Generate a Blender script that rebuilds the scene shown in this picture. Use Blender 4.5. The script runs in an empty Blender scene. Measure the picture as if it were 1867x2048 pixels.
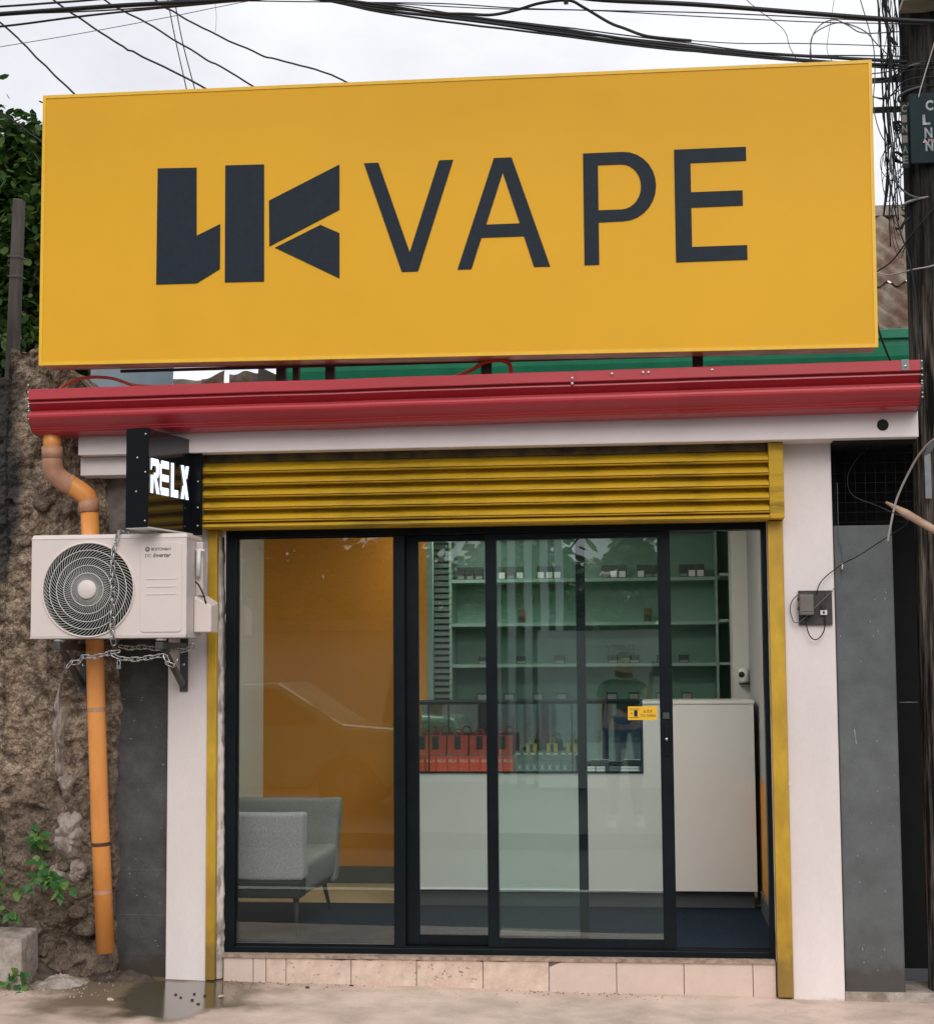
import bpy, bmesh, math, random
from math import sin, cos, pi, radians, sqrt, atan2
from mathutils import Vector, Matrix, noise
random.seed(7)
S = bpy.context.scene
col = S.collection
# ------------------------------------------------------------------ camera
cd = bpy.data.cameras.new('camera'); cam = bpy.data.objects.new('camera', cd); col.objects.link(cam)
r_ = Vector((0.9937136, 0.11173159, -0.0070241)); u_ = Vector((0.0167172, -0.08605491, 0.99615013)); f_ = Vector((-0.11069698, 0.99000536, 0.08738177))
cam.matrix_world = Matrix(((r_.x, u_.x, -f_.x, 0), (r_.y, u_.y, -f_.y, -8.0), (r_.z, u_.z, -f_.z, 1.57), (0, 0, 0, 1)))
cd.sensor_fit = 'VERTICAL'; cd.sensor_height = 24; cd.lens = 24 * 3280 / 2048
cd.shift_y = (1049.2 - 1024) / 2048; cd.clip_start = 0.02; cd.clip_end = 800
S.camera = cam
# ------------------------------------------------------------------ world, sun, exposure
EL = radians(36)
wd = bpy.data.worlds.new('World'); S.world = wd; wd.use_nodes = True
nt = wd.node_tree; nt.nodes.clear()
wo = nt.nodes.new('ShaderNodeOutputWorld'); bg = nt.nodes.new('ShaderNodeBackground'); bg.inputs['Strength'].default_value = 0.1
sk = nt.nodes.new('ShaderNodeTexSky'); sk.sky_type = 'NISHITA'; sk.sun_disc = False; sk.sun_elevation = EL; sk.sun_rotation = radians(170)
tc = nt.nodes.new('ShaderNodeTexCoord'); mp = nt.nodes.new('ShaderNodeMapping'); mp.inputs['Scale'].default_value = (1, 1, 2.2); mp.inputs['Location'].default_value = (0.45, 0, 0.3)
nz = nt.nodes.new('ShaderNodeTexNoise'); nz.inputs['Scale'].default_value = 2.6; nz.inputs['Detail'].default_value = 7; nz.inputs['Roughness'].default_value = 0.55; nz.inputs['Distortion'].default_value = 0.3
cr = nt.nodes.new('ShaderNodeValToRGB'); cr.color_ramp.elements[0].position = 0.36; cr.color_ramp.elements[1].position = 0.6
cr.color_ramp.elements[0].color = (0.655, 0.65, 0.70, 1); cr.color_ramp.elements[1].color = (0.96, 0.96, 1.0, 1)
vm = nt.nodes.new('ShaderNodeVectorMath'); vm.operation = 'SCALE'; vm.inputs['Scale'].default_value = 10.2
mx = nt.nodes.new('ShaderNodeMix'); mx.data_type = 'RGBA'; mx.inputs['Factor'].default_value = 0.93
L = nt.links
L.new(tc.outputs['Generated'], mp.inputs['Vector']); L.new(mp.outputs[0], nz.inputs['Vector']); L.new(nz.outputs['Fac'], cr.inputs['Fac'])
L.new(cr.outputs['Color'], vm.inputs[0]); L.new(sk.outputs['Color'], mx.inputs['A']); L.new(vm.outputs[0], mx.inputs['B'])
L.new(mx.outputs['Result'], bg.inputs['Color']); L.new(bg.outputs[0], wo.inputs['Surface'])
sd = bpy.data.lights.new('sun', 'SUN'); sd.energy = 1.5; sd.angle = radians(40); sd.color = (1.0, 0.92, 0.84)
so = bpy.data.objects.new('sun', sd); col.objects.link(so)
sdir = Vector((0.16, -0.88, 0.66)).normalized()
so.rotation_euler = sdir.to_track_quat('Z', 'Y').to_euler(); so.location = (2, -8, 12)
S.view_settings.view_transform = 'Standard'; S.view_settings.look = 'None'; S.view_settings.exposure = 0.10; S.view_settings.gamma = 1; S.view_settings.use_curve_mapping = False
S.render.engine = 'CYCLES'
S.cycles.max_bounces = 10; S.cycles.transparent_max_bounces = 16

# ------------------------------------------------------------------ materials
def mat(name, c, rough=0.6, metal=0.0, var=0.08, scale=6, bump=0.0, bscale=60, spec=0.5, c2=None, stretch=(1, 1, 1), lo=0.35, hi=0.65, bdist=0.01, emit=None, coat=0, rvar=0.0, fine=0.0):
    m = bpy.data.materials.new(name); m.use_nodes = True; t = m.node_tree; N = t.nodes; K = t.links
    b = N['Principled BSDF']; b.inputs['Roughness'].default_value = rough; b.inputs['Metallic'].default_value = metal
    b.inputs['Specular IOR Level'].default_value = spec; b.inputs['Coat Weight'].default_value = coat; b.inputs['Coat Roughness'].default_value = 0.1
    q = N.new('ShaderNodeTexCoord'); w = N.new('ShaderNodeMapping'); w.inputs['Scale'].default_value = stretch; K.new(q.outputs['Object'], w.inputs['Vector'])
    n = N.new('ShaderNodeTexNoise'); n.inputs['Scale'].default_value = scale; n.inputs['Detail'].default_value = 8; n.inputs['Roughness'].default_value = 0.62; K.new(w.outputs[0], n.inputs['Vector'])
    ra = N.new('ShaderNodeValToRGB'); ra.color_ramp.elements[0].position = lo; ra.color_ramp.elements[1].position = hi
    a = c if c2 is None else c2
    ra.color_ramp.elements[0].color = tuple(max(0, x * (1 - var)) for x in a) + (1,); ra.color_ramp.elements[1].color = tuple(min(1, x * (1 + var * 0.6)) for x in c) + (1,)
    K.new(n.outputs['Fac'], ra.inputs['Fac']); out = ra.outputs['Color']
    if fine:
        n2 = N.new('ShaderNodeTexNoise'); n2.inputs['Scale'].default_value = bscale * 2; n2.inputs['Detail'].default_value = 4; K.new(w.outputs[0], n2.inputs['Vector'])
        mr = N.new('ShaderNodeMapRange'); mr.inputs['From Min'].default_value = 0.3; mr.inputs['From Max'].default_value = 0.7; mr.inputs['To Min'].default_value = 1 - fine; mr.inputs['To Max'].default_value = 1 + fine; K.new(n2.outputs['Fac'], mr.inputs['Value'])
        v = N.new('ShaderNodeVectorMath'); v.operation = 'SCALE'; K.new(out, v.inputs[0]); K.new(mr.outputs[0], v.inputs['Scale']); out = v.outputs[0]
    K.new(out, b.inputs['Base Color'])
    if rvar:
        mr = N.new('ShaderNodeMapRange'); mr.inputs['To Min'].default_value = rough - rvar; mr.inputs['To Max'].default_value = rough + rvar; K.new(n.outputs['Fac'], mr.inputs['Value']); K.new(mr.outputs[0], b.inputs['Roughness'])
    if bump:
        n3 = N.new('ShaderNodeTexNoise'); n3.inputs['Scale'].default_value = bscale; n3.inputs['Detail'].default_value = 6; K.new(w.outputs[0], n3.inputs['Vector'])
        bp = N.new('ShaderNodeBump'); bp.inputs['Strength'].default_value = bump; bp.inputs['Distance'].default_value = bdist; K.new(n3.outputs['Fac'], bp.inputs['Height']); K.new(bp.outputs[0], b.inputs['Normal'])
    if emit:
        b.inputs['Emission Color'].default_value = emit[0] + (1,); b.inputs['Emission Strength'].default_value = emit[1]
    return m

def stain_tone(m, c, axis, a, b_, scale=5, strength=1.0, amp=0.35, freq=(1, 1, 1), z0=None, z1=None):
    """extra dirt colour or plain tone where object coordinate (axis) runs a -> b, broken up by noise"""
    t = m.node_tree; N = t.nodes; K = t.links; bs = N['Principled BSDF']; lk = bs.inputs['Base Color'].links[0]; src = lk.from_socket
    q = N.new('ShaderNodeTexCoord'); sx = N.new('ShaderNodeSeparateXYZ'); K.new(q.outputs['Object'], sx.inputs[0])
    mr = N.new('ShaderNodeMapRange'); mr.inputs['From Min'].default_value = a; mr.inputs['From Max'].default_value = b_; K.new(sx.outputs[axis], mr.inputs['Value'])
    w = N.new('ShaderNodeMapping'); w.inputs['Scale'].default_value = freq; K.new(q.outputs['Object'], w.inputs['Vector'])
    n = N.new('ShaderNodeTexNoise'); n.inputs['Scale'].default_value = scale; n.inputs['Detail'].default_value = 8; K.new(w.outputs[0], n.inputs['Vector'])
    ad = N.new('ShaderNodeMath'); ad.operation = 'MULTIPLY_ADD'; K.new(n.outputs['Fac'], ad.inputs[0]); ad.inputs[1].default_value = amp * 2; ad.inputs[2].default_value = -amp
    s2 = N.new('ShaderNodeMath'); s2.operation = 'ADD'; K.new(mr.outputs[0], s2.inputs[0]); K.new(ad.outputs[0], s2.inputs[1])
    if z0 is not None:
        mz = N.new('ShaderNodeMapRange'); mz.inputs['From Min'].default_value = z0; mz.inputs['From Max'].default_value = z1; mz.inputs['To Min'].default_value = -0.45; mz.inputs['To Max'].default_value = 0; K.new(sx.outputs['Z'], mz.inputs['Value'])
        s3 = N.new('ShaderNodeMath'); s3.operation = 'ADD'; K.new(s2.outputs[0], s3.inputs[0]); K.new(mz.outputs[0], s3.inputs[1]); s2 = s3
    rr = N.new('ShaderNodeMapRange'); rr.interpolation_type = 'SMOOTHSTEP'; rr.inputs['From Min'].default_value = 0.35; rr.inputs['From Max'].default_value = 0.7; rr.inputs['To Max'].default_value = strength; K.new(s2.outputs[0], rr.inputs['Value'])
    mi = N.new('ShaderNodeMix'); mi.data_type = 'RGBA'; K.new(rr.outputs[0], mi.inputs['Factor']); K.new(src, mi.inputs['A']); mi.inputs['B'].default_value = tuple(c) + (1,)
    K.new(mi.outputs['Result'], bs.inputs['Base Color']); return m

def glassmat(name, tint, refl=1.0):
    m = bpy.data.materials.new(name); m.use_nodes = True; t = m.node_tree; N = t.nodes; K = t.links; N.clear()
    o = N.new('ShaderNodeOutputMaterial'); tr = N.new('ShaderNodeBsdfTransparent'); tr.inputs['Color'].default_value = tint + (1,)
    gl = N.new('ShaderNodeBsdfGlossy'); gl.inputs['Roughness'].default_value = 0.0; gl.inputs['Color'].default_value = (0.93, 1, 0.97, 1)
    lw = N.new('ShaderNodeLayerWeight'); lw.inputs['Blend'].default_value = 0.5
    p = N.new('ShaderNodeMath'); p.operation = 'POWER'; K.new(lw.outputs['Facing'], p.inputs[0]); p.inputs[1].default_value = 5
    a = N.new('ShaderNodeMath'); a.operation = 'MULTIPLY_ADD'; K.new(p.outputs[0], a.inputs[0]); a.inputs[1].default_value = 0.9; a.inputs[2].default_value = 0.045 * refl
    # slight waviness of the pane
    q = N.new('ShaderNodeTexCoord'); nn = N.new('ShaderNodeTexNoise'); nn.inputs['Scale'].default_value = 2.5; nn.inputs['Detail'].default_value = 1; K.new(q.outputs['Object'], nn.inputs['Vector'])
    bp = N.new('ShaderNodeBump'); bp.inputs['Strength'].default_value = 0.07; bp.inputs['Distance'].default_value = 0.003; K.new(nn.outputs['Fac'], bp.inputs['Height']); K.new(bp.outputs[0], gl.inputs['Normal'])
    mi = N.new('ShaderNodeMixShader'); K.new(a.outputs[0], mi.inputs['Fac']); K.new(tr.outputs[0], mi.inputs[1]); K.new(gl.outputs[0], mi.inputs[2]); K.new(mi.outputs[0], o.inputs['Surface'])
    return m

def leafmat(name, c1, c2, rough=0.45, scale=9):
    m = mat(name, c1, rough, c2=c2, var=0.15, scale=scale, lo=0.3, hi=0.7, spec=0.4)
    t = m.node_tree; N = t.nodes; K = t.links; b = N['Principled BSDF']; o = N['Material Output']
    tl = N.new('ShaderNodeBsdfTranslucent'); src = b.inputs['Base Color'].links[0].from_socket; K.new(src, tl.inputs['Color'])
    mi = N.new('ShaderNodeMixShader'); mi.inputs['Fac'].default_value = 0.3; K.new(b.outputs[0], mi.inputs[1]); K.new(tl.outputs[0], mi.inputs[2]); K.new(mi.outputs[0], o.inputs['Surface'])
    return m

M = {}
M['sign_yellow'] = mat('sign_yellow', (0.80, 0.425, 0.022), 0.48, var=0.035, scale=1.2, rvar=0.06, bump=0.02, bscale=8, spec=0.22)
M['sign_edge'] = mat('sign_edge', (0.86, 0.52, 0.03), 0.35, var=0.06, scale=20)
M['letter'] = mat('letter_dark', (0.013, 0.023, 0.034), 0.55, spec=0.2, var=0.15, scale=30, fine=0.1, bscale=150)
M['sign_under'] = mat('sign_under', (0.85, 0.68, 0.45), 0.38, metal=0.3, c2=(0.5, 0.36, 0.18), scale=5, stretch=(1, 3, 3), var=0.2)
M['gutter'] = mat('gutter_red', (0.47, 0.042, 0.056), 0.36, var=0.1, scale=3, stretch=(0.3, 1, 2), rvar=0.08, fine=0.04, bscale=90)
stain_tone(M['gutter'], (0.25, 0.03, 0.03), 'X', -9, -9.5, strength=0)
M['white'] = mat('white_paint', (0.79, 0.73, 0.72), 0.55, var=0.03, c2=(0.73, 0.665, 0.65), scale=2.2, stretch=(1, 1, 0.5), bump=0.22, bscale=38, bdist=0.004, fine=0.02)
stain_tone(M['white'], (0.36, 0.31, 0.27), 'Z', 0.05, -0.03, scale=16, strength=0.6, amp=0.3)
M['beam'] = mat('beam_paint', (0.78, 0.72, 0.71), 0.6, var=0.05, scale=4, bump=0.12, bscale=40, bdist=0.003)
M['shut'] = mat('shutter_yellow', (0.50, 0.31, 0.016), 0.5, var=0.12, c2=(0.22, 0.14, 0.013), scale=5, stretch=(0.5, 1, 4), rvar=0.1, fine=0.08, bscale=60, lo=0.3, hi=0.52, spec=0.3)
M['shut_dirt_shade'] = mat('shutter_dirt_shade', (0.10, 0.065, 0.015), 0.7, c2=(0.03, 0.02, 0.008), scale=12, var=0.2)  # groove dirt, also the colour of the painted shadow board
M['jamb'] = stain_tone(mat('jamb_yellow', (0.58, 0.36, 0.025), 0.45, var=0.1, c2=(0.44, 0.26, 0.02), scale=8, stretch=(1, 1, 0.4), bump=0.06, bscale=40), (0.16, 0.10, 0.03), 'Z', 0.45, -0.02, scale=14, strength=0.75)
M['frame'] = mat('black_aluminium', (0.006, 0.010, 0.013), 0.4, metal=0.0, var=0.2, scale=6, rvar=0.08, spec=0.16)
M['frame_highlight'] = mat('highlight_aluminium', (0.35, 0.36, 0.38), 0.4, metal=0.8)
M['plaster'] = mat('raw_plaster', (0.62, 0.56, 0.52), 0.9, c2=(0.30, 0.26, 0.24), scale=16, stretch=(1, 1, 0.35), lo=0.40, hi=0.5, bump=0.5, bscale=50)
M['tile'] = mat('pink_tile', (0.66, 0.53, 0.46), 0.35, var=0.07, scale=9, rvar=0.1, fine=0.03, bscale=90)
M['tile_b'] = mat('worn_tile', (0.70, 0.57, 0.47), 0.45, c2=(0.60, 0.46, 0.37), scale=14, var=0.08, fine=0.05, bscale=60)
M['grout'] = mat('grout', (0.42, 0.32, 0.25), 0.9, scale=30, bump=0.4, bscale=80, c2=(0.25, 0.18, 0.14))
M['greywall'] = stain_tone(mat('grey_plaster', (0.118, 0.130, 0.135), 0.75, var=0.12, c2=(0.096, 0.104, 0.108), scale=5, bump=0.25, bscale=70, fine=0.09, bdist=0.004), (0.045, 0.033, 0.025), 'Z', 0.35, -0.05, scale=9, strength=0.7)
M['greyblock'] = stain_tone(mat('grey_block', (0.085, 0.086, 0.09), 0.8, var=0.15, c2=(0.055, 0.055, 0.056), scale=6, bump=0.35, bscale=60, fine=0.12, bdist=0.005), (0.04, 0.028, 0.018), 'Z', 0.4, -0.05, scale=7, strength=0.85)
M['greyold'] = mat('old_render', (0.20, 0.18, 0.165), 0.9, var=0.2, c2=(0.12, 0.105, 0.095), scale=9, bump=0.5, bscale=45)
M['dark'] = mat('near_black', (0.008, 0.009, 0.010), 0.8, var=0.3)
M['rough'] = mat('rubble_wall', (0.41, 0.32, 0.235), 0.95, var=0.12, c2=(0.15, 0.105, 0.075), scale=16, lo=0.38, hi=0.60, bump=1.0, bscale=55, fine=0.45, bdist=0.03)
stain_tone(M['rough'], (0.105, 0.078, 0.058), 'Z', 1.75, 0.45, scale=2.4, strength=0.62, amp=0.55, freq=(1.5, 1, 1)); stain_tone(M['rough'], (0.030, 0.032, 0.032), 'X', -0.16, -0.42, scale=3.0, strength=0.93, amp=0.4, freq=(1.6, 1, 0.55), z0=1.75, z1=2.35)
M['rough_pale'] = mat('pale_mortar', (0.42, 0.37, 0.33), 0.95, var=0.1, c2=(0.27, 0.22, 0.18), scale=12, bump=0.8, bscale=30, fine=0.12)
M['pvc'] = mat('orange_pvc', (0.80, 0.34, 0.09), 0.36, var=0.07, c2=(0.70, 0.27, 0.06), scale=4, stretch=(1, 1, 0.5), rvar=0.06)
M['pvc_faded'] = mat('faded_pvc', (0.50, 0.27, 0.17), 0.6, var=0.1, c2=(0.40, 0.20, 0.12), scale=10)
M['pvc_dark'] = mat('dark_joint', (0.07, 0.03, 0.02), 0.7)
M['ac'] = mat('ac_enamel', (0.74, 0.66, 0.62), 0.38, var=0.03, scale=5, spec=0.4)
M['ac_side'] = mat('ac_side', (0.62, 0.56, 0.53), 0.45, var=0.04, scale=6)
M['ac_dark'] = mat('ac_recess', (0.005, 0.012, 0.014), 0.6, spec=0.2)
M['ac_wire'] = mat('ac_grille', (0.66, 0.62, 0.58), 0.35)
M['ac_vane'] = mat('ac_vane', (0.42, 0.43, 0.41), 0.4)
M['print'] = mat('grey_print', (0.10, 0.10, 0.10), 0.5)
M['chain'] = mat('galvanised_chain', (0.55, 0.56, 0.56), 0.33, metal=0.85, var=0.2, scale=40, c2=(0.35, 0.34, 0.32))
M['bracket'] = mat('dark_bracket', (0.075, 0.08, 0.08), 0.45, metal=0.4, var=0.2, scale=20)
M['relx_black'] = mat('black_acrylic', (0.006, 0.008, 0.010), 0.10, var=0.1, spec=0.6, coat=0.4)
M['relx_matte'] = mat('black_sheet', (0.004, 0.005, 0.007), 0.35, var=0.2, spec=0.15)
M['lit'] = mat('lit_letter', (0.8, 0.85, 0.95), 0.4, emit=((0.74, 0.86, 1.0), 0.98))
M['steel'] = mat('screw_steel', (0.6, 0.58, 0.55), 0.35, metal=0.9)
M['cable'] = mat('cable_black', (0.012, 0.014, 0.018), 0.5, spec=0.35)
M['cable_grey'] = mat('cable_grey', (0.10, 0.11, 0.12), 0.5)
M['cable_pale'] = mat('cable_pale', (0.42, 0.40, 0.38), 0.5)
M['pole'] = mat('pole_wood', (0.15, 0.128, 0.108), 0.95, var=0.2, c2=(0.016, 0.014, 0.013), scale=34, stretch=(1, 1, 0.07), lo=0.42, hi=0.62, bump=1.0, bscale=60, bdist=0.02, fine=0.4, spec=0.1)
stain_tone(M['pole'], (0.011, 0.013, 0.015), 'Z', 2.6, 4.0, scale=5, strength=0.75, freq=(1, 1, 0.2))  # darker tone towards the pole top
M['pole'].node_tree.nodes['Mapping'].inputs['Scale'].default_value = (1, 1, 0.07)
M['bamboo'] = mat('bamboo', (0.56, 0.40, 0.29), 0.6, var=0.1, c2=(0.35, 0.22, 0.14), scale=14, stretch=(0.3, 1, 1))
M['plate'] = mat('plate_green', (0.008, 0.024, 0.030), 0.6, var=0.25, scale=9, spec=0.2)
M['plate_pale'] = mat('stencil_white', (0.42, 0.46, 0.47), 0.7, var=0.2, scale=30, c2=(0.2, 0.24, 0.25))
M['plate_red'] = mat('stencil_pink', (0.55, 0.38, 0.38), 0.7)
M['beige'] = mat('beige_box', (0.42, 0.40, 0.30), 0.6, c2=(0.2, 0.2, 0.13), var=0.1, scale=5)
M['rust'] = mat('rusty_roof', (0.30, 0.26, 0.20), 0.75, var=0.1, c2=(0.20, 0.115, 0.08), scale=7, lo=0.4, hi=0.6, bump=0.3, bscale=50, fine=0.1)
M['teal'] = mat('green_gutter', (0.018, 0.27, 0.145), 0.4, var=0.15, scale=4, fine=0.05)
M['tarp'] = mat('blue_tarp', (0.24, 0.36, 0.44), 0.5, var=0.2, c2=(0.33, 0.38, 0.44), scale=6)
M['plastic'] = mat('crumpled_plastic', (0.55, 0.47, 0.43), 0.4, c2=(0.22, 0.18, 0.16), scale=11, var=0.2)
M['metal_sheet'] = mat('grey_sheet', (0.26, 0.28, 0.29), 0.5, metal=0.3)
M['hose'] = mat('orange_hose', (0.52, 0.12, 0.055), 0.45, var=0.12, scale=20)
M['brown'] = mat('rusty_post', (0.10, 0.055, 0.03), 0.8, c2=(0.03, 0.02, 0.015), var=0.2, scale=15)
M['blackpost'] = mat('black_post', (0.015, 0.016, 0.018), 0.6)
M['bark'] = mat('bark', (0.07, 0.06, 0.05), 0.95, var=0.3, scale=20, bump=0.6, bscale=30, stretch=(1, 1, 0.3))
M['post_wood'] = mat('old_post', (0.10, 0.085, 0.075), 0.9, c2=(0.045, 0.04, 0.036), var=0.2, scale=12, stretch=(1, 1, 0.15), bump=0.5, bscale=30)
M['leaf_dark'] = leafmat('leaf_dark', (0.07, 0.16, 0.035), (0.018, 0.055, 0.02), scale=3)
M['leaf_mid'] = leafmat('leaf_mid', (0.11, 0.17, 0.035), (0.03, 0.085, 0.02), scale=3)
M['leaf_plant'] = leafmat('leaf_plant', (0.075, 0.22, 0.05), (0.02, 0.09, 0.03), scale=9)
M['leaf_young'] = leafmat('leaf_young', (0.20, 0.34, 0.08), (0.09, 0.2, 0.04), scale=14)
M['carpet'] = mat('navy_carpet', (0.014, 0.025, 0.042), 0.98, var=0.25, c2=(0.009, 0.016, 0.026), scale=90, fine=0.35, bscale=260, spec=0.1)
M['vinyl'] = mat('beige_vinyl', (0.50, 0.40, 0.22), 0.5, var=0.1, scale=5, stretch=(0.4, 4, 1))
M['orange_wall'] = mat('orange_wall', (0.70, 0.29, 0.032), 0.7, var=0.03, scale=3, fine=0.02, bscale=100)
M['inner_white'] = mat('inner_white', (0.70, 0.72, 0.66), 0.7, var=0.03, scale=3)
M['inner_grey'] = mat('inner_grey', (0.36, 0.36, 0.35), 0.75, var=0.04)
M['skirting'] = mat('skirting', (0.10, 0.11, 0.105), 0.6)
M['counter'] = mat('counter_laminate', (0.72, 0.70, 0.66), 0.3, var=0.02, scale=3)
M['kick'] = mat('kick_grey', (0.09, 0.10, 0.10), 0.5)
M['shelf'] = mat('shelf_sage', (0.24, 0.37, 0.305), 0.45, var=0.05, scale=3)
M['shelf_back'] = mat('shelf_back', (0.165, 0.325, 0.245), 0.4, var=0.06, scale=3)
M['louver'] = mat('louver_green', (0.045, 0.085, 0.066), 0.5)
M['mirror'] = mat('mirror', (0.75, 0.82, 0.80), 0.02, metal=1.0, var=0.0)
M['fabric'] = mat('grey_fabric', (0.50, 0.50, 0.55), 0.95, var=0.1, c2=(0.40, 0.40, 0.45), scale=240, stretch=(1, 1, 0.3), bump=0.3, bscale=200, bdist=0.003, fine=0.15, spec=0.1)
M['fabric_seat'] = mat('seat_fabric', (0.29, 0.305, 0.30), 0.95, var=0.12, scale=90, bump=0.3, bscale=200, bdist=0.003, fine=0.1, spec=0.1)
M['sofa_black'] = mat('sofa_black', (0.012, 0.014, 0.016), 0.6)
M['bag_red'] = mat('bag_red', (0.80, 0.075, 0.015), 0.5, var=0.12, scale=9)
M['bag_yellow'] = mat('bag_yellow', (0.55, 0.43, 0.04), 0.5, var=0.1)
M['bag_black'] = mat('bag_black', (0.02, 0.02, 0.022), 0.5)
M['box_grey'] = mat('box_grey', (0.22, 0.26, 0.25), 0.5, var=0.2, scale=20)
M['box_white'] = mat('box_white', (0.72, 0.74, 0.72), 0.4)
M['box_dark'] = mat('box_dark', (0.03, 0.045, 0.04), 0.35, var=0.3, scale=40)
M['box_brown'] = mat('box_brown', (0.11, 0.09, 0.035), 0.5)
M['sticker'] = mat('sticker_yellow', (0.85, 0.50, 0.02), 0.5)
M['meter_wood'] = mat('meter_board', (0.055, 0.052, 0.05), 0.8, var=0.3, scale=15, stretch=(4, 1, 0.6))
M['meter_grey'] = mat('meter_grey', (0.16, 0.145, 0.13), 0.55, var=0.15, scale=20)
M['galv'] = mat('galv_strap', (0.20, 0.22, 0.23), 0.5, metal=0.5, var=0.2, scale=20)
M['skin'] = mat('skin', (0.42, 0.23, 0.15), 0.55); M['hair'] = mat('hair', (0.012, 0.010, 0.009), 0.6)
M['shirt'] = mat('shirt', (0.02, 0.022, 0.028), 0.9); M['jeans'] = mat('jeans', (0.035, 0.055, 0.10), 0.9); M['shoe'] = mat('shoe', (0.5, 0.5, 0.5), 0.7)
M['asphalt'] = mat('asphalt', (0.06, 0.06, 0.062), 0.85, var=0.2, scale=3, fine=0.2, bscale=80)
M['kerb'] = mat('kerb', (0.42, 0.41, 0.38), 0.8, var=0.1)
M['paint'] = mat('road_paint', (0.75, 0.75, 0.72), 0.6, var=0.1, scale=8)
M['farwall'] = mat('far_wall', (0.30, 0.30, 0.29), 0.8, var=0.1); M['farpale'] = mat('far_pale', (0.45, 0.45, 0.45), 0.7)
M['farred'] = mat('far_letter', (0.22, 0.1, 0.1), 0.7)
M['car_paint'] = mat('car_paint', (0.03, 0.16, 0.09), 0.25, coat=0.8); M['car_glass'] = mat('car_glass', (0.02, 0.025, 0.03), 0.05, spec=0.8)
M['tyre'] = mat('tyre', (0.02, 0.02, 0.02), 0.8); M['lamp'] = mat('lamp_lens', (0.7, 0.72, 0.75), 0.1)
M['glass'] = glassmat('door_glass', (0.94, 0.99, 0.98), 2.2)
M['glass_left'] = glassmat('window_glass', (0.90, 0.92, 0.90), 1.7)
M['glass_case'] = glassmat('case_glass', (0.95, 0.98, 0.97), 0.8)
M['wet_rubble'] = mat('wet_rubble', (0.10, 0.075, 0.055), 0.7, c2=(0.035, 0.025, 0.018), scale=14, var=0.2, bump=0.8, bscale=30)

M['mesh_wire'] = mat('mesh_wire', (0.012, 0.013, 0.014), 0.7)
# pavement: pink-beige concrete with one wet, algae-stained puddle
def pavement_mat():
    m = mat('pavement', (0.66, 0.52, 0.44), 0.8, var=0.06, c2=(0.52, 0.405, 0.335), scale=3.5, lo=0.36, hi=0.6, bump=0.6, bscale=110, fine=0.16, bdist=0.006)
    t = m.node_tree; N = t.nodes; K = t.links; b = N['Principled BSDF']; src = b.inputs['Base Color'].links[0].from_socket
    q = N.new('ShaderNodeTexCoord'); nn = N.new('ShaderNodeTexNoise'); nn.inputs['Scale'].default_value = 3.2; nn.inputs['Detail'].default_value = 7; K.new(q.outputs['Object'], nn.inputs['Vector'])
    def blob(cx, cy, rx, ry, w, lo, hi):
        mp = N.new('ShaderNodeMapping'); mp.vector_type = 'POINT'; mp.inputs['Location'].default_value = (-cx / rx, -cy / ry, 0); mp.inputs['Scale'].default_value = (1 / rx, 1 / ry, 0); K.new(q.outputs['Object'], mp.inputs['Vector'])
        ln = N.new('ShaderNodeVectorMath'); ln.operation = 'LENGTH'; K.new(mp.outputs[0], ln.inputs[0])
        a = N.new('ShaderNodeMath'); a.operation = 'MULTIPLY_ADD'; K.new(nn.outputs['Fac'], a.inputs[0]); a.inputs[1].default_value = w; K.new(ln.outputs['Value'], a.inputs[2])
        r = N.new('ShaderNodeMapRange'); r.interpolation_type = 'SMOOTHSTEP'; r.inputs['From Min'].default_value = lo; r.inputs['From Max'].default_value = hi; r.inputs['To Min'].default_value = 1; r.inputs['To Max'].default_value = 0; K.new(a.outputs[0], r.inputs['Value']); return r.outputs[0]
    damp = blob(-2.42, -0.30, 0.62, 0.62, 1.5, 1.35, 2.0); wet = blob(-2.2, -0.42, 0.30, 0.50, 1.2, 1.35, 1.65)
    m1 = N.new('ShaderNodeMix'); m1.data_type = 'RGBA'; K.new(damp, m1.inputs['Factor']); K.new(src, m1.inputs['A']); m1.inputs['B'].default_value = (0.155, 0.115, 0.07, 1)
    m2 = N.new('ShaderNodeMix'); m2.data_type = 'RGBA'; K.new(wet, m2.inputs['Factor']); K.new(m1.outputs['Result'], m2.inputs['A']); m2.inputs['B'].default_value = (0.085, 0.070, 0.038, 1)
    K.new(m2.outputs['Result'], b.inputs['Base Color'])
    rr = N.new('ShaderNodeMapRange'); rr.inputs['To Min'].default_value = 0.8; rr.inputs['To Max'].default_value = 0.13; K.new(wet, rr.inputs['Value']); K.new(rr.outputs[0], b.inputs['Roughness'])
    ct = N.new('ShaderNodeMath'); ct.operation = 'MULTIPLY'; K.new(wet, ct.inputs[0]); ct.inputs[1].default_value = 0.5; K.new(ct.outputs[0], b.inputs['Coat Weight']); b.inputs['Coat Roughness'].default_value = 0.10
    bp = [n for n in N if n.type == 'BUMP'][0]; iv = N.new('ShaderNodeMapRange'); iv.inputs['To Min'].default_value = 0.25; iv.inputs['To Max'].default_value = 0.10; K.new(wet, iv.inputs['Value']); K.new(iv.outputs[0], bp.inputs['Strength'])
    return m
M['pavement'] = pavement_mat()

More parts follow.
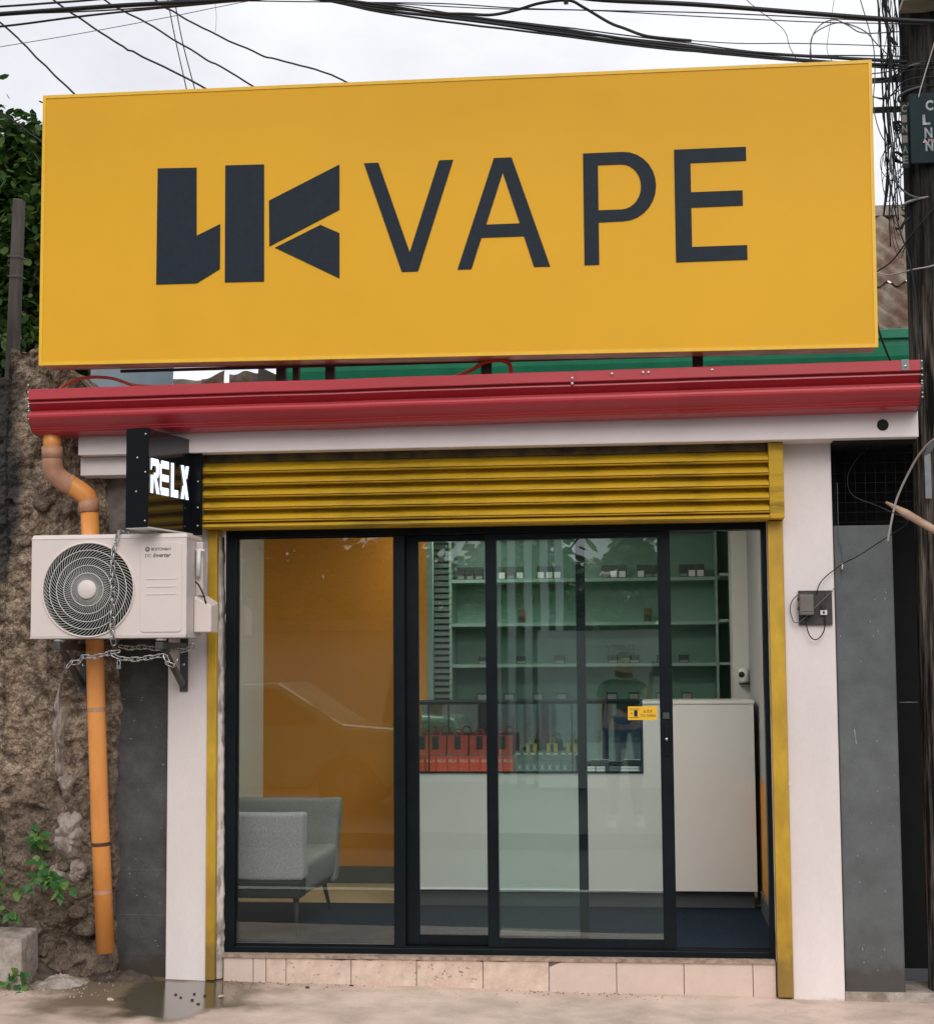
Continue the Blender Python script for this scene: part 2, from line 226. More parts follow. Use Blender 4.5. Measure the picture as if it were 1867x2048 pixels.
# ------------------------------------------------------------------ mesh helpers
class MB:
    def __init__(s): s.v = []; s.f = []; s.m = []; s.sm = []
    def add(s, vs, fs, mi=0, smooth=False):
        n = len(s.v); s.v += [tuple(p) for p in vs]
        for f in fs: s.f.append(tuple(i + n for i in f)); s.m.append(mi); s.sm.append(smooth)
        return s
    def box(s, x0, x1, y0, y1, z0, z1, mi=0):
        return s.add([(x0, y0, z0), (x1, y0, z0), (x1, y1, z0), (x0, y1, z0), (x0, y0, z1), (x1, y0, z1), (x1, y1, z1), (x0, y1, z1)],
                     [(0, 3, 2, 1), (4, 5, 6, 7), (0, 1, 5, 4), (1, 2, 6, 5), (2, 3, 7, 6), (3, 0, 4, 7)], mi)
    def hexa(s, b, t, mi=0):
        return s.add(list(b) + list(t), [(0, 3, 2, 1), (4, 5, 6, 7), (0, 1, 5, 4), (1, 2, 6, 5), (2, 3, 7, 6), (3, 0, 4, 7)], mi)
    def prism(s, poly, y0, y1, mi=0, closed=True):      # poly in (x,z)
        n = len(poly); vs = [(x, y0, z) for x, z in poly] + [(x, y1, z) for x, z in poly]
        fs = [(i, (i + 1) % n, n + (i + 1) % n, n + i) for i in range(n if closed else n - 1)]
        if closed: fs += [tuple(range(n - 1, -1, -1)), tuple(range(n, 2 * n))]
        return s.add(vs, fs, mi)
    def extrude_x(s, prof, x0, x1, mi=0, closed=False, caps=False, zx=None, smooth=False, steps=1):   # prof in (y,z)
        n = len(prof); vs = []
        for k in range(steps + 1):
            x = x0 + (x1 - x0) * k / steps
            dz = zx(x) if zx else 0
            vs += [(x, y, z + dz) for y, z in prof]
        m = n if closed else n - 1; fs = []
        for k in range(steps):
            fs += [(k * n + i, k * n + (i + 1) % n, (k + 1) * n + (i + 1) % n, (k + 1) * n + i) for i in range(m)]
        if caps: fs += [tuple(range(n)), tuple(range(steps * n + n - 1, steps * n - 1, -1))]
        return s.add(vs, fs, mi, smooth)
    def tube(s, pts, r, sides=8, mi=0, caps=True, closed=False):
        P = [Vector(p) for p in pts]; n = len(P); R = r if isinstance(r, (list, tuple)) else [r] * n
        vs = []; fs = []; up = None
        for i in range(n):
            d = (P[(i + 1) % n] - P[i - 1]) if closed else (P[min(i + 1, n - 1)] - P[max(i - 1, 0)])
            d = d.normalized() if d.length > 1e-9 else Vector((0, 0, 1))
            if up is None: up = Vector((0, 0, 1)) if abs(d.z) < 0.9 else Vector((1, 0, 0))
            a = d.cross(up)
            if a.length < 1e-6: a = d.cross(Vector((0, 1, 0)))
            a.normalize(); b = a.cross(d).normalized(); up = b
            for k in range(sides):
                t = 2 * pi * k / sides; vs.append(P[i] + (a * cos(t) + b * sin(t)) * R[i])
        m = n if closed else n - 1
        for i in range(m):
            for k in range(sides):
                j = (i + 1) % n; fs.append((i * sides + k, i * sides + (k + 1) % sides, j * sides + (k + 1) % sides, j * sides + k))
        s.add(vs, fs, mi, True)
        if caps and not closed: s.add([], [], mi); o = len(s.v) - n * sides; s.f += [tuple(o + k for k in range(sides)), tuple(o + (n - 1) * sides + k for k in range(sides - 1, -1, -1))]; s.m += [mi, mi]; s.sm += [False, False]
        return s
    def lathe(s, prof, c, axis='Z', n=24, mi=0, smooth=True):   # prof (r,h)
        vs = []; fs = []
        for r, h in prof:
            for k in range(n):
                t = 2 * pi * k / n; a, b = r * cos(t), r * sin(t)
                vs.append({'Z': (c[0] + a, c[1] + b, c[2] + h), 'Y': (c[0] + a, c[1] + h, c[2] + b), 'X': (c[0] + h, c[1] + a, c[2] + b)}[axis])
        for i in range(len(prof) - 1):
            for k in range(n): fs.append((i * n + k, i * n + (k + 1) % n, (i + 1) * n + (k + 1) % n, (i + 1) * n + k))
        return s.add(vs, fs, mi, smooth)

def at(px, py, Y):      # a measured photo pixel to its point on the plane y = Y
    d = f_ + r_ * ((px - 933.7) / 3280) - u_ * ((py - 1049.2) / 3280); t = (Y + 8.0) / d.y; return (d.x * t, Y, 1.57 + d.z * t)
ORG = {}
def put(o, parent, org):
    ORG[o.name] = Vector(org)
    if parent is not None: o.parent = parent; o.location = Vector(org) - ORG[parent.name]
    else: o.location = org
    col.objects.link(o); return o
def mesh_of(name, mb, mats, org, fix=True):
    me = bpy.data.meshes.new(name); ox, oy, oz = org
    me.from_pydata([(a - ox, b - oy, c - oz) for a, b, c in mb.v], [], mb.f)
    for m_ in mats: me.materials.append(m_)
    me.polygons.foreach_set('material_index', mb.m); me.polygons.foreach_set('use_smooth', mb.sm); me.update()
    if fix:
        b = bmesh.new(); b.from_mesh(me); bmesh.ops.recalc_face_normals(b, faces=b.faces); b.to_mesh(me); b.free()
    return me
def obj(name, mb, mats, parent=None, bevel=0, kind=None, label=None, cat=None, group=None, fix=True, org=None):
    if not isinstance(mats, (list, tuple)): mats = [mats]
    mats = [M[m] if isinstance(m, str) else m for m in mats]
    if org is None:
        xs, ys, zs = zip(*mb.v); org = ((min(xs) + max(xs)) / 2, (min(ys) + max(ys)) / 2, min(zs))
    o = bpy.data.objects.new(name, mesh_of(name, mb, mats, org, fix)); put(o, parent, org)
    if bevel:
        md = o.modifiers.new('bevel', 'BEVEL'); md.width = bevel; md.segments = 2; md.limit_method = 'ANGLE'; md.angle_limit = radians(40)
    return tag(o, label, cat, group, kind)
def tag(o, label=None, cat=None, group=None, kind=None):
    if kind: o['kind'] = kind
    if label: o['label'] = label
    if cat: o['category'] = cat
    if group: o['group'] = group
    return o
def thing(name, label, cat, loc, group=None):
    o = bpy.data.objects.new(name, None); o.empty_display_size = 0.1; put(o, None, loc); return tag(o, label, cat, group)
def inst(name, data, parent, loc, rot=None, scale=None, group=None, label=None, cat=None):
    o = bpy.data.objects.new(name, data); put(o, parent, loc)
    if rot is not None: o.rotation_euler = rot
    if scale is not None: o.scale = scale
    return tag(o, label, cat, group)
def text_mb(s, x0, x1, z0, z1, y, depth=0.0015, mb=None, mi=0, flip=False, shear=0, xf=None, bold=0.0):
    cu = bpy.data.curves.new('lettering', 'FONT'); cu.body = s; cu.size = 1; cu.extrude = 0.5; cu.offset = bold; cu.resolution_u = 3; cu.align_x = 'LEFT'; cu.shear = shear
    o = bpy.data.objects.new('lettering', cu); col.objects.link(o); dg = bpy.context.evaluated_depsgraph_get(); me = bpy.data.meshes.new_from_object(o.evaluated_get(dg))
    vs = [v.co.copy() for v in me.vertices]; fs = [tuple(p.vertices) for p in me.polygons]
    col.objects.unlink(o); bpy.data.objects.remove(o); bpy.data.curves.remove(cu); bpy.data.meshes.remove(me)
    ax = min(v.x for v in vs); bx = max(v.x for v in vs); az = min(v.y for v in vs); bz = max(v.y for v in vs); mb = mb or MB(); out = []
    for v in vs:
        u = (v.x - ax) / max(bx - ax, 1e-6); w = (v.y - az) / max(bz - az, 1e-6)
        X = x0 + (x1 - x0) * (1 - u if flip else u); Z = z0 + (z1 - z0) * w; Y = y - depth * (v.z + 0.5) * (-1 if flip else 1)
        out.append(xf(X, Y, Z) if xf else (X, Y, Z))
    mb.add(out, fs, mi); return mb
def spline(pts, k=6):
    P = [Vector(p) for p in pts]; P = [P[0] * 2 - P[1]] + P + [P[-1] * 2 - P[-2]]; out = []
    for i in range(1, len(P) - 2):
        for j in range(k):
            t = j / k; a, b, c, d = P[i - 1], P[i], P[i + 1], P[i + 2]
            out.append(0.5 * ((2 * b) + (c - a) * t + (2 * a - 5 * b + 4 * c - d) * t * t + (3 * b - a - 3 * c + d) * t ** 3))
    out.append(P[-2]); return out

# ================================================================== GROUND AND STREET
def gz(x): return 0.035 - 0.017 * (max(-4, min(3, x)) + 0.9)
mb = MB(); nx, ny = 150, 26; xs = [-9 + 14 * i / nx for i in range(nx + 1)]; ys = [-1.6 + 1.85 * j / ny for j in range(ny + 1)]
vs = []
for y in ys:
    for x in xs:
        z = gz(x) + 0.006 * noise.noise(Vector((x * 1.3, y * 1.3, 0))) * min(1, max(0, (y + 1.6) * 2))
        vs.append((x, y, z))
fs = [(j * (nx + 1) + i, j * (nx + 1) + i + 1, (j + 1) * (nx + 1) + i + 1, (j + 1) * (nx + 1) + i) for j in range(ny) for i in range(nx)]
mb.add(vs, fs, 0, True); obj('pavement', mb, 'pavement', kind='structure', org=(0, 0, 0))
mb = MB(); mb.add([(-400, -400, -0.16), (400, -400, -0.16), (400, 400, -0.16), (-400, 400, -0.16)], [(0, 1, 2, 3)]); obj('ground', mb, 'asphalt', kind='structure', org=(0, 0, -0.16))
obj('road', MB().add([(-60, -7.6, -0.15), (60, -7.6, -0.15), (60, -1.75, -0.15), (-60, -1.75, -0.15)], [(0, 1, 2, 3)]), 'asphalt', kind='structure')
obj('kerb', MB().box(-9, 5, -1.76, -1.602, -0.2, 0.0), 'kerb', kind='structure', bevel=0.01)
obj('road_marking', MB().add([(-60, -4.75, -0.145), (60, -4.75, -0.145), (60, -4.6, -0.145), (-60, -4.6, -0.145)], [(0, 1, 2, 3)]), 'paint', kind='structure')
mb = MB().box(-60, 60, -13.0, -7.6, -0.3, 0.0); obj('far_pavement', mb, 'asphalt', kind='structure')

# ================================================================== SHOP BUILDING
B = thing('shop_building', 'single-storey shop front with white pillars, red gutter, yellow shutter and open glass door', 'building', (-0.78, 0.2, 0))
obj('pillar', MB().box(-2.40, -2.197, 0.0, 0.35, 0.03, 2.64), 'white', B, bevel=0.006)
obj('pillar', MB().box(0.633, 0.872, 0.0, 0.35, 0.0, 2.66), 'white', B, bevel=0.006)
obj('beam', MB().box(-2.82, 1.262, -0.165, -0.02, 2.640, 2.93).box(-2.83, 1.20, -0.0195, 0.34, 2.6405, 2.93), 'beam', B, bevel=0.004)
obj('beam_step', MB().box(-2.83, -2.41, -0.10, 0.33, 2.545, 2.638), 'beam', B, bevel=0.004)
obj('beam_hole', MB().lathe([(0.0, -0.004), (0.026, -0.004), (0.028, 0.002)], (1.098, -0.166, 2.70), 'Y', 14), 'dark', B)
# blackened stub under the hole on the beam
obj('wall', MB().box(-2.72, -2.402, 0.06, 0.3, 0.0, 1.75).box(-2.72, -2.402, 0.045, 0.3, 0.0, 0.16), 'greyblock', B)
obj('wall', MB().box(-2.80, -2.402, 0.04, 0.3, 1.753, 2.543), 'greyold', B)
for z in (0.58, 0.36):
    obj('block_joint', MB().box(-2.66, -2.43, 0.0585, 0.062, z, z + 0.0022), 'greyold', B)
# gutter: profile in (y, z)
GP = [(-0.16, 2.93), (-0.16, 2.963), (-0.352, 2.963), (-0.355, 2.960), (-0.355, 2.915), (-0.352, 2.912), (-0.328, 2.909), (-0.328, 2.903), (-0.346, 2.899), (-0.347, 2.893), (-0.338, 2.888), (-0.318, 2.874), (-0.300, 2.864), (-0.300, 2.857), (-0.338, 2.851), (-0.349, 2.845),
      (-0.353, 2.836), (-0.352, 2.826), (-0.346, 2.817), (-0.336, 2.808), (-0.324, 2.797), (-0.311, 2.787), (-0.301, 2.780), (-0.303, 2.777), (-0.291, 2.769), (-0.293, 2.766), (-0.280, 2.759), (-0.26, 2.755), (-0.24, 2.752), (-0.20, 2.750), (-0.104, 2.750)]
gzx = lambda x: (x + 0.85) * 0.0066 - 0.004
mb = MB(); mb.extrude_x(GP, -3.008, 1.25, zx=gzx, steps=40)
# subtle oil-canning of the sheet metal
mb.v = [(x, y + 0.0022 * noise.noise(Vector((x * 1.7, z * 3, 1))), z + 0.0022 * noise.noise(Vector((x * 2.3, 5, z)))) for x, y, z in mb.v]
G = obj('gutter', mb, 'gutter', B)
for k, x in enumerate((-0.335, 0.145)):       # overlapping lengths
    GP2 = [(y - 0.0025 if y < -0.3 else y, z - (0.0025 if z < 2.76 else -0.0)) for y, z in GP[2:-1]]
    w = 0.004 if k == 0 else 0.16
    obj('gutter_overlap', MB().extrude_x(GP2, x, x + w, zx=gzx), 'gutter', G)
for x0, x1 in ((-3.012, -3.004), (1.247, 1.259)):
    obj('end_cap', MB().prism([(a, b) for a, b in []] or [(0, 0), (0, 0), (0, 0)], 0, 0) if False else MB().extrude_x([(y, z) for y, z in GP], x0, x1, closed=True, caps=True, zx=gzx), 'bracket', G)
scr = mesh_of('screw', MB().lathe([(0.0, -0.005), (0.006, -0.004), (0.0085, 0.0), (0.0085, 0.003)], (0, 0, 0), 'Y', 10), [M['steel']], (0, 0, 0))
for (x, z) in ((-0.165, 2.956), (-0.02, 2.958), (0.005, 2.958), (0.30, 2.962), (1.18, 2.955), (-0.352, 2.94), (-0.352, 2.915)):
    inst('screw', scr, G, (x, -0.357, z - 0.012 + 0.0))
obj('gutter_strap', MB().box(1.163, 1.197, -0.3575, -0.3555, 2.925, 2.975), 'galv', G)
for z in (2.965, 2.93, 2.90, 2.875, 2.862, 2.84, 2.82, 2.80):
    for x in (1.255, -3.007): inst('rivet', scr, G, (x, -0.357 + (0.01 if z < 2.9 else 0), z), scale=(0.6, 0.6, 0.6))
# downspout
D = obj('downspout', MB().tube([(-2.772, -0.13, 2.40), (-2.745, -0.125, 1.95), (-2.727, -0.12, 1.45), (-2.70, -0.12, 0.85), (-2.664, -0.115, 0.205)], 0.0445, 24), 'pvc', B)
obj('outlet', MB().tube([(-2.935, -0.22, 2.76), (-2.935, -0.21, 2.64)], 0.0445, 24), 'pvc', D)
obj('elbow', MB().tube(spline([(-2.935, -0.21, 2.66), (-2.933, -0.207, 2.58), (-2.915, -0.195, 2.535), (-2.87, -0.175, 2.50), (-2.85, -0.165, 2.49)], 6), 0.050, 24), 'pvc_faded', D)
obj('elbow', MB().tube(spline([(-2.87, -0.175, 2.505), (-2.80, -0.15, 2.455), (-2.775, -0.135, 2.425), (-2.772, -0.13, 2.38)], 6), 0.0475, 24), 'pvc', D)
obj('collar', MB().tube([(-2.936, -0.21, 2.68), (-2.935, -0.209, 2.62)], 0.052, 24), 'pvc_faded', D)
obj('collar', MB().tube([(-2.7745, -0.131, 2.425), (-2.772, -0.13, 2.36)], 0.051, 24), 'pvc_faded', D)
def along(z):  # centre line of the downspout
    P = [(-2.772, -0.13, 2.40), (-2.745, -0.125, 1.95), (-2.727, -0.12, 1.45), (-2.70, -0.12, 0.85), (-2.664, -0.115, 0.205)]
    for a, b in zip(P, P[1:]):
        if b[2] <= z <= a[2]: t = (a[2] - z) / (a[2] - b[2]); return tuple(a[i] + (b[i] - a[i]) * t for i in range(3))
for z, h, m_ in ((0.735, 0.018, 'pvc_dark'), (1.39, 0.02, 'pvc_faded'), (0.505, 0.018, 'pvc_faded')):
    obj('joint_band', MB().tube([along(z), along(z - h)], 0.0456, 24, caps=False), m_, D)
# rolling shutter
RS = obj('rolling_shutter', MB().box(-2.205, 0.575, -0.055, 0.11, 2.585, 2.640).box(-2.205, 0.60, 0.085, 0.11, 2.275, 2.585), 'shut_dirt_shade', B)
pitch = 0.0605
def slat_prof(zt):   # tucked in at the top, bellied out towards the bottom, with a rolled joint
    p = [(-0.056, zt - 0.001), (-0.056, zt - 0.006), (-0.060, zt - 0.012), (-0.070, zt - 0.019), (-0.083, zt - 0.025), (-0.094, zt - 0.031), (-0.101, zt - 0.038), (-0.105, zt - 0.0445), (-0.106, zt - 0.048),
         (-0.098, zt - 0.0495), (-0.094, zt - 0.0505), (-0.096, zt - 0.0525), (-0.104, zt - 0.0535), (-0.106, zt - 0.0560), (-0.104, zt - 0.0585), (-0.094, zt - 0.0600), (-0.04, zt - 0.0600), (-0.04, zt - 0.001)]
    return p
for k in range(5):
    zt = 2.602 - pitch * k
    obj('slat', MB().extrude_x(slat_prof(zt), -2.203, 0.567, closed=True, caps=True, steps=1, smooth=False), 'shut', RS)
zb = 2.602 - pitch * 5
obj('bottom_rail', MB().extrude_x([(-0.075, zb - 0.001), (-0.092, zb - 0.008), (-0.104, zb - 0.014), (-0.105, zb - 0.022), (-0.094, zb - 0.03), (0.095, zb - 0.028), (0.095, zb - 0.001)], -2.203, 0.567, closed=True, caps=True), 'shut', RS)
obj('top_shadow_board', MB().box(-2.203, 0.567, -0.075, -0.045, 2.602, 2.6395), 'shut_dirt_shade', RS)  # dark board paints the shadow above the top slat
obj('side_bracket', MB().box(0.568, 0.638, -0.100, 0.095, 2.272, 2.638), 'shut', RS, bevel=0.004)
obj('guide_channel', MB().box(-2.196, -2.150, -0.012, 0.09, 0.06, 2.268), 'jamb', RS, bevel=0.003)
obj('guide_channel', MB().box(0.562, 0.632, -0.022, 0.09, 0.02, 2.268), 'jamb', RS, bevel=0.003)
# rough plaster strip between jamb and frame
mb = MB(); n = 70; L1 = []; R1 = []
for k in range(n + 1):
    z = 0.06 + 2.18 * k / n; w = 0.028 * (1 - 0.85 * (k / n) ** 1.2)
    L1.append((-2.149, 0.02 + 0.006 * random.random(), z)); R1.append((-2.149 + w + random.uniform(-0.004, 0.004), 0.05, z))
mb.add(L1 + R1, [(k, k + 1, n + 2 + k, n + 1 + k) for k in range(n)]); mb.add([(a, b + 0.07, c) for a, b, c in R1] + R1, [(k, k + 1, n + 2 + k, n + 1 + k) for k in range(n)])
obj('plaster_strip', mb, 'plaster', B)
obj('plaster_strip', MB().box(0.5605, 0.5618, 0.03, 0.12, 0.03, 2.26), 'plaster', B)
# step with pink tiles
ST = obj('step', MB().box(-2.115, 0.556, 0.03, 0.30, 0.0, 0.176), 'grout', B)
obj('sill', MB().box(-2.12, 0.553, 0.004, 0.16, 0.168, 0.182), 'grout', ST)
tx = [-2.112, -1.963, -1.899, -1.799, -1.478, -1.157, -0.834, -0.516, -0.194, 0.125, 0.448, 0.556]
for a, b in zip(tx, tx[1:]):
    g = 0.0018; m_ = 'tile_b' if -1.9 < a < -0.6 else 'tile'; n = 7; y = 0.014 + random.uniform(-0.001, 0.001)
    bot = [(a + g + (b - a - 2 * g) * k / n, gz(a) - 0.01) for k in range(n + 1)]
    top = [(b - g - (b - a - 2 * g) * k / n, 0.1675 - (random.random() ** 5) * (0.010 if m_ == 'tile_b' else 0.003)) for k in range(n + 1)]
    if abs(a + 0.516) < 0.01: top[-1] = (top[-1][0] + 0.0, 0.139); top[-2] = (top[-2][0], 0.160)
    obj('tile', MB().prism(bot + top, y, 0.0295), m_, ST, bevel=0.0012)
mb = MB()
for k in range(46):     # chips and scratches
    x = random.choice([random.uniform(-1.85, -0.85), random.uniform(-1.12, -0.86)]); z = random.uniform(0.065, 0.15); a = random.uniform(0, pi); l = random.uniform(0.003, 0.012)
    mb.box(x, x + abs(l * cos(a)) + 0.002, 0.0118, 0.0138, z, z + abs(l * sin(a)) * 0.6 + 0.0015)
obj('tile_chips', mb, 'grout', ST, kind='stuff')
# glazed front
F = obj('door_frame', MB().box(-2.126, -2.074, 0.07, 0.16, 0.182, 2.272).box(0.537, 0.560, 0.07, 0.16, 0.182, 2.272).box(-2.074, 0.537, 0.072, 0.16, 2.236, 2.272).box(-2.074, 0.537, 0.072, 0.16, 0.182, 0.212)
        .box(-1.272, -1.218, 0.071, 0.159, 0.212, 2.236), 'frame', B, bevel=0.003)
obj('glazing_bead', MB().box(-2.074, -2.066, 0.100, 0.125, 0.212, 2.236).box(-1.279, -1.272, 0.100, 0.125, 0.212, 2.236).box(-2.066, -1.279, 0.101, 0.124, 0.212, 0.224).box(-2.066, -1.279, 0.101, 0.124, 2.229, 2.236), 'frame', F)
obj('bead_highlight', MB().box(-2.064, -1.282, 0.0985, 0.1005, 0.2245, 0.2262).box(-2.0655, -2.064, 0.0985, 0.1005, 0.2245, 0.33), 'frame_highlight', F)  # pale strip drawn in as a highlight along the bead
obj('window_pane', MB().box(-2.0655, -1.2795, 0.108, 0.113, 0.2245, 2.2285), 'glass_left', F)
obj('door_track', MB().box(-1.218, 0.537, 0.073, 0.078, 0.212, 0.220).box(-1.218, 0.537, 0.112, 0.116, 0.212, 0.219).box(-1.218, 0.537, 0.150, 0.155, 0.212, 0.219), 'frame', F)
def panel(nm, x0, x1, y, sl, sr, rb=0.045):
    P = obj(nm, MB().box(x0, x0 + sl, y, y + 0.028, 0.2205, 2.235).box(x1 - sr, x1, y, y + 0.028, 0.2205, 2.235).box(x0 + sl, x1 - sr, y + 0.001, y + 0.027, 0.2205, 0.2205 + rb).box(x0 + sl, x1 - sr, y + 0.001, y + 0.027, 2.205, 2.235), 'frame', B, bevel=0.002)
    obj('pane', MB().box(x0 + sl - 0.004, x1 - sr + 0.004, y + 0.011, y + 0.016, 0.262, 2.208), 'glass', P); return P
P1 = panel('fixed_door', -1.2175, -0.325, 0.121, 0.062, 0.045, 0.05)
P2 = panel('sliding_door', -0.815, 0.095, 0.080, 0.055, 0.062)
obj('handle', MB().box(0.052, 0.074, 0.0725, 0.0795, 1.14, 1.285), 'frame', P2, bevel=0.002)
obj('lock', MB().lathe([(0, -0.003), (0.006, -0.003), (0.007, 0.0)], (0.063, 0.0725, 1.222), 'Y', 12), 'steel', P2)
obj('latch_box', MB().box(0.048, 0.078, 0.074, 0.0795, 1.32, 1.35), 'bracket', P2)
# sticker on the sliding door: flat print
SK = MB().box(-0.122, 0.020, 0.0862, 0.0868, 1.314, 1.380); o_ = obj('sticker', SK, 'sticker', P2, label='yellow sticker reading SLIDE TO OPEN'); 
sk_ = MB(); text_mb('SLIDE', -0.048, -0.004, 1.350, 1.363, 0.0862, 0.0006, sk_); text_mb('TO OPEN', -0.062, 0.012, 1.328, 1.341, 0.0862, 0.0006, sk_)
sk_.box(-0.092, -0.075, 0.0856, 0.0862, 1.331, 1.362).box(-0.114, -0.066, 0.0856, 0.0862, 1.366, 1.3685).box(-0.114, -0.066, 0.0856, 0.0862, 1.3245, 1.327).box(-0.106, -0.099, 0.0856, 0.0862, 1.3455, 1.3475)
sk_.add([(-0.110, 0.0858, 1.3465), (-0.105, 0.0858, 1.3505), (-0.105, 0.0858, 1.3425)], [(0, 1, 2)])
obj('sticker_print', sk_, 'letter', P2)
# interior shell
obj('floor', MB().box(-2.6, 0.66, 0.30, 1.75, 0.05, 0.19), 'carpet', kind='structure'); obj('floor', MB().box(-2.6, 0.66, 0.161, 0.2995, 0.05, 0.189), 'carpet', kind='structure')
obj('floor', MB().box(-2.6, 0.66, 1.7505, 3.6, 0.05, 0.188), 'vinyl', kind='structure')
obj('wall_left', MB().box(-2.65, -2.55, 0.35, 2.66, 0.19, 2.62), 'inner_white', kind='structure')
obj('wall_back', MB().box(-2.65, -1.50, 2.66, 2.76, 0.19, 2.62), 'orange_wall', kind='structure')
obj('skirting', MB().box(-2.549, -1.50, 2.645, 2.6595, 0.19, 0.295), 'skirting', kind='structure')
obj('wall_right', MB().box(0.604, 0.72, 0.352, 3.5, 0.19, 2.62), 'inner_grey', kind='structure')
obj('wall_rear', MB().box(-1.6, 0.72, 3.5, 3.6, 0.19, 2.62), 'shelf_back', kind='structure')
obj('wall_side', MB().box(-1.66, -1.602, 2.765, 3.6, 0.19, 2.62), 'inner_white', kind='structure')
obj('ceiling', MB().box(-2.7, 0.75, 0.345, 3.6, 2.622, 2.66), 'inner_white', kind='structure')
obj('wall_front', MB().box(-2.2, 0.63, 0.12, 0.34, 2.274, 2.635), 'inner_white', kind='structure')
M['added_lamp_panel'] = mat('added_lamp_panel', (0.8, 0.8, 0.8), 0.4, emit=((1.0, 0.96, 0.9), 10.0)); M['added_lamp_panel_front'] = mat('added_lamp_panel_front', (0.8, 0.8, 0.8), 0.4, emit=((1.0, 0.96, 0.9), 17.0))  # added, unseen glowing panels that brighten the shop interior
for lx, ly, wh in ((-1.15, 2.45, 'rear'), (-0.6, 0.72, 'front')):
    t_ = thing('added_lamp', 'added unseen square lamp panel over the %s part of the shop interior' % wh, 'lamp', (lx, ly, 2.6), 'added lamp panels inside the shop')
    obj('housing', MB().box(lx - .32, lx + .32, ly - .32, ly + .32, 2.604, 2.6215), 'box_white', t_); obj('diffuser', MB().box(lx - .29, lx + .29, ly - .29, ly + .29, 2.598, 2.6035), 'added_lamp_panel_front' if wh == 'front' else 'added_lamp_panel', t_)
# orange sweep on right wall
pts = [(0.36, 0.30), (1.62, 0.30), (1.62, 0.93)] + [(1.62 - 1.26 * t, 0.93 + 0.02 * t - 0.12 * t * t - 0.0) for t in (0.2, 0.4, 0.6, 0.8, 1.0)]
obj('wall_band', MB().add([(0.602, y, z) for y, z in pts], [tuple(range(len(pts)))]), 'orange_wall', kind='structure', fix=False)
obj('skirting', MB().box(0.590, 0.6035, 0.36, 1.59, 0.19, 0.298), 'skirting', kind='structure')
obj('wall_strip', MB().box(-1.468, -1.405, 2.25, 2.30, 0.19, 2.61), 'orange_wall', kind='structure')
obj('wall_strip', MB().box(-1.404, -1.368, 2.252, 2.30, 0.19, 2.61), 'shelf', kind='structure')
# roof of the shop (behind the gutter)
obj('roof', MB().hexa([(-2.83, -0.15, 2.935), (1.27, -0.15, 2.935), (1.27, 3.7, 2.80), (-2.83, 3.7, 2.80)], [(-2.83, -0.15, 2.945), (1.27, -0.15, 2.945), (1.27, 3.7, 2.81), (-2.83, 3.7, 2.81)]), 'metal_sheet', B)

# ================================================================== THINGS INSIDE THE SHOP
LS = thing('slatted_panel', 'dark green slatted panel standing left of the product shelves', 'slatted panel', (-1.43, 3.2, 0.19))
obj('backing', MB().box(-1.487, -1.362, 3.215, 3.24, 0.19, 2.5), 'bag_black', LS)
sl = mesh_of('slat', MB().hexa([(-0.06, -0.012, 0), (0.06, -0.012, 0), (0.06, 0.010, 0), (-0.06, 0.010, 0)], [(-0.06, 0.002, 0.030), (0.06, 0.002, 0.030), (0.06, 0.010, 0.030), (-0.06, 0.010, 0.030)]), [M['louver']], (0, 0, 0))
for k in range(30): inst('slat', sl, LS, (-1.424, 3.2, 1.20 + k * 0.0425))
SH = thing('shelf_unit', 'sage green wall shelving with four boards behind the white counter', 'shelves', (-0.45, 3.35, 0.19))
for z in (2.178, 1.878, 1.598, 1.342): obj('board', MB().box(-1.36, 0.43, 3.20, 3.495, z - 0.022, z), 'shelf', SH)
obj('back_panel', MB().box(-1.36, 0.43, 3.490, 3.499, 0.19, 2.50), 'shelf_back', SH)
obj('side_panel', MB().box(-1.378, -1.361, 3.19, 3.498, 0.19, 2.50), 'shelf', SH); obj('side_panel', MB().box(0.431, 0.446, 3.19, 3.498, 0.19, 2.5), 'shelf', SH)
obj('top_panel', MB().box(-1.378, 0.446, 3.19, 3.498, 2.502, 2.53), 'shelf', SH)
for z in (2.178, 1.878, 1.598, 1.342): obj('side_board', MB().box(0.447, 0.603, 2.81, 3.49, z - 0.016, z), 'shelf', SH)
obj('corner_post', MB().box(0.503, 0.6035, 2.45, 2.80, 0.19, 2.61), 'counter', SH)
sn = thing('sanitizer_dispenser', 'small white dispenser with black nozzle on the white post by the shelves', 'dispenser', (0.568, 2.42, 1.46))
obj('tank', MB().lathe([(0.0, 0.0), (0.026, 0.0), (0.033, 0.012), (0.034, 0.06), (0.028, 0.085), (0.0, 0.092)], (0.568, 2.412, 1.47), 'Z', 18), 'box_white', sn)
obj('nozzle', MB().lathe([(0.0, -0.012), (0.016, -0.01), (0.02, 0.0), (0.02, 0.01)], (0.553, 2.386, 1.52), 'Y', 14), 'bag_black', sn); obj('drip_tray', MB().box(0.536, 0.602, 2.38, 2.448, 1.458, 1.466), 'bag_black', sn)
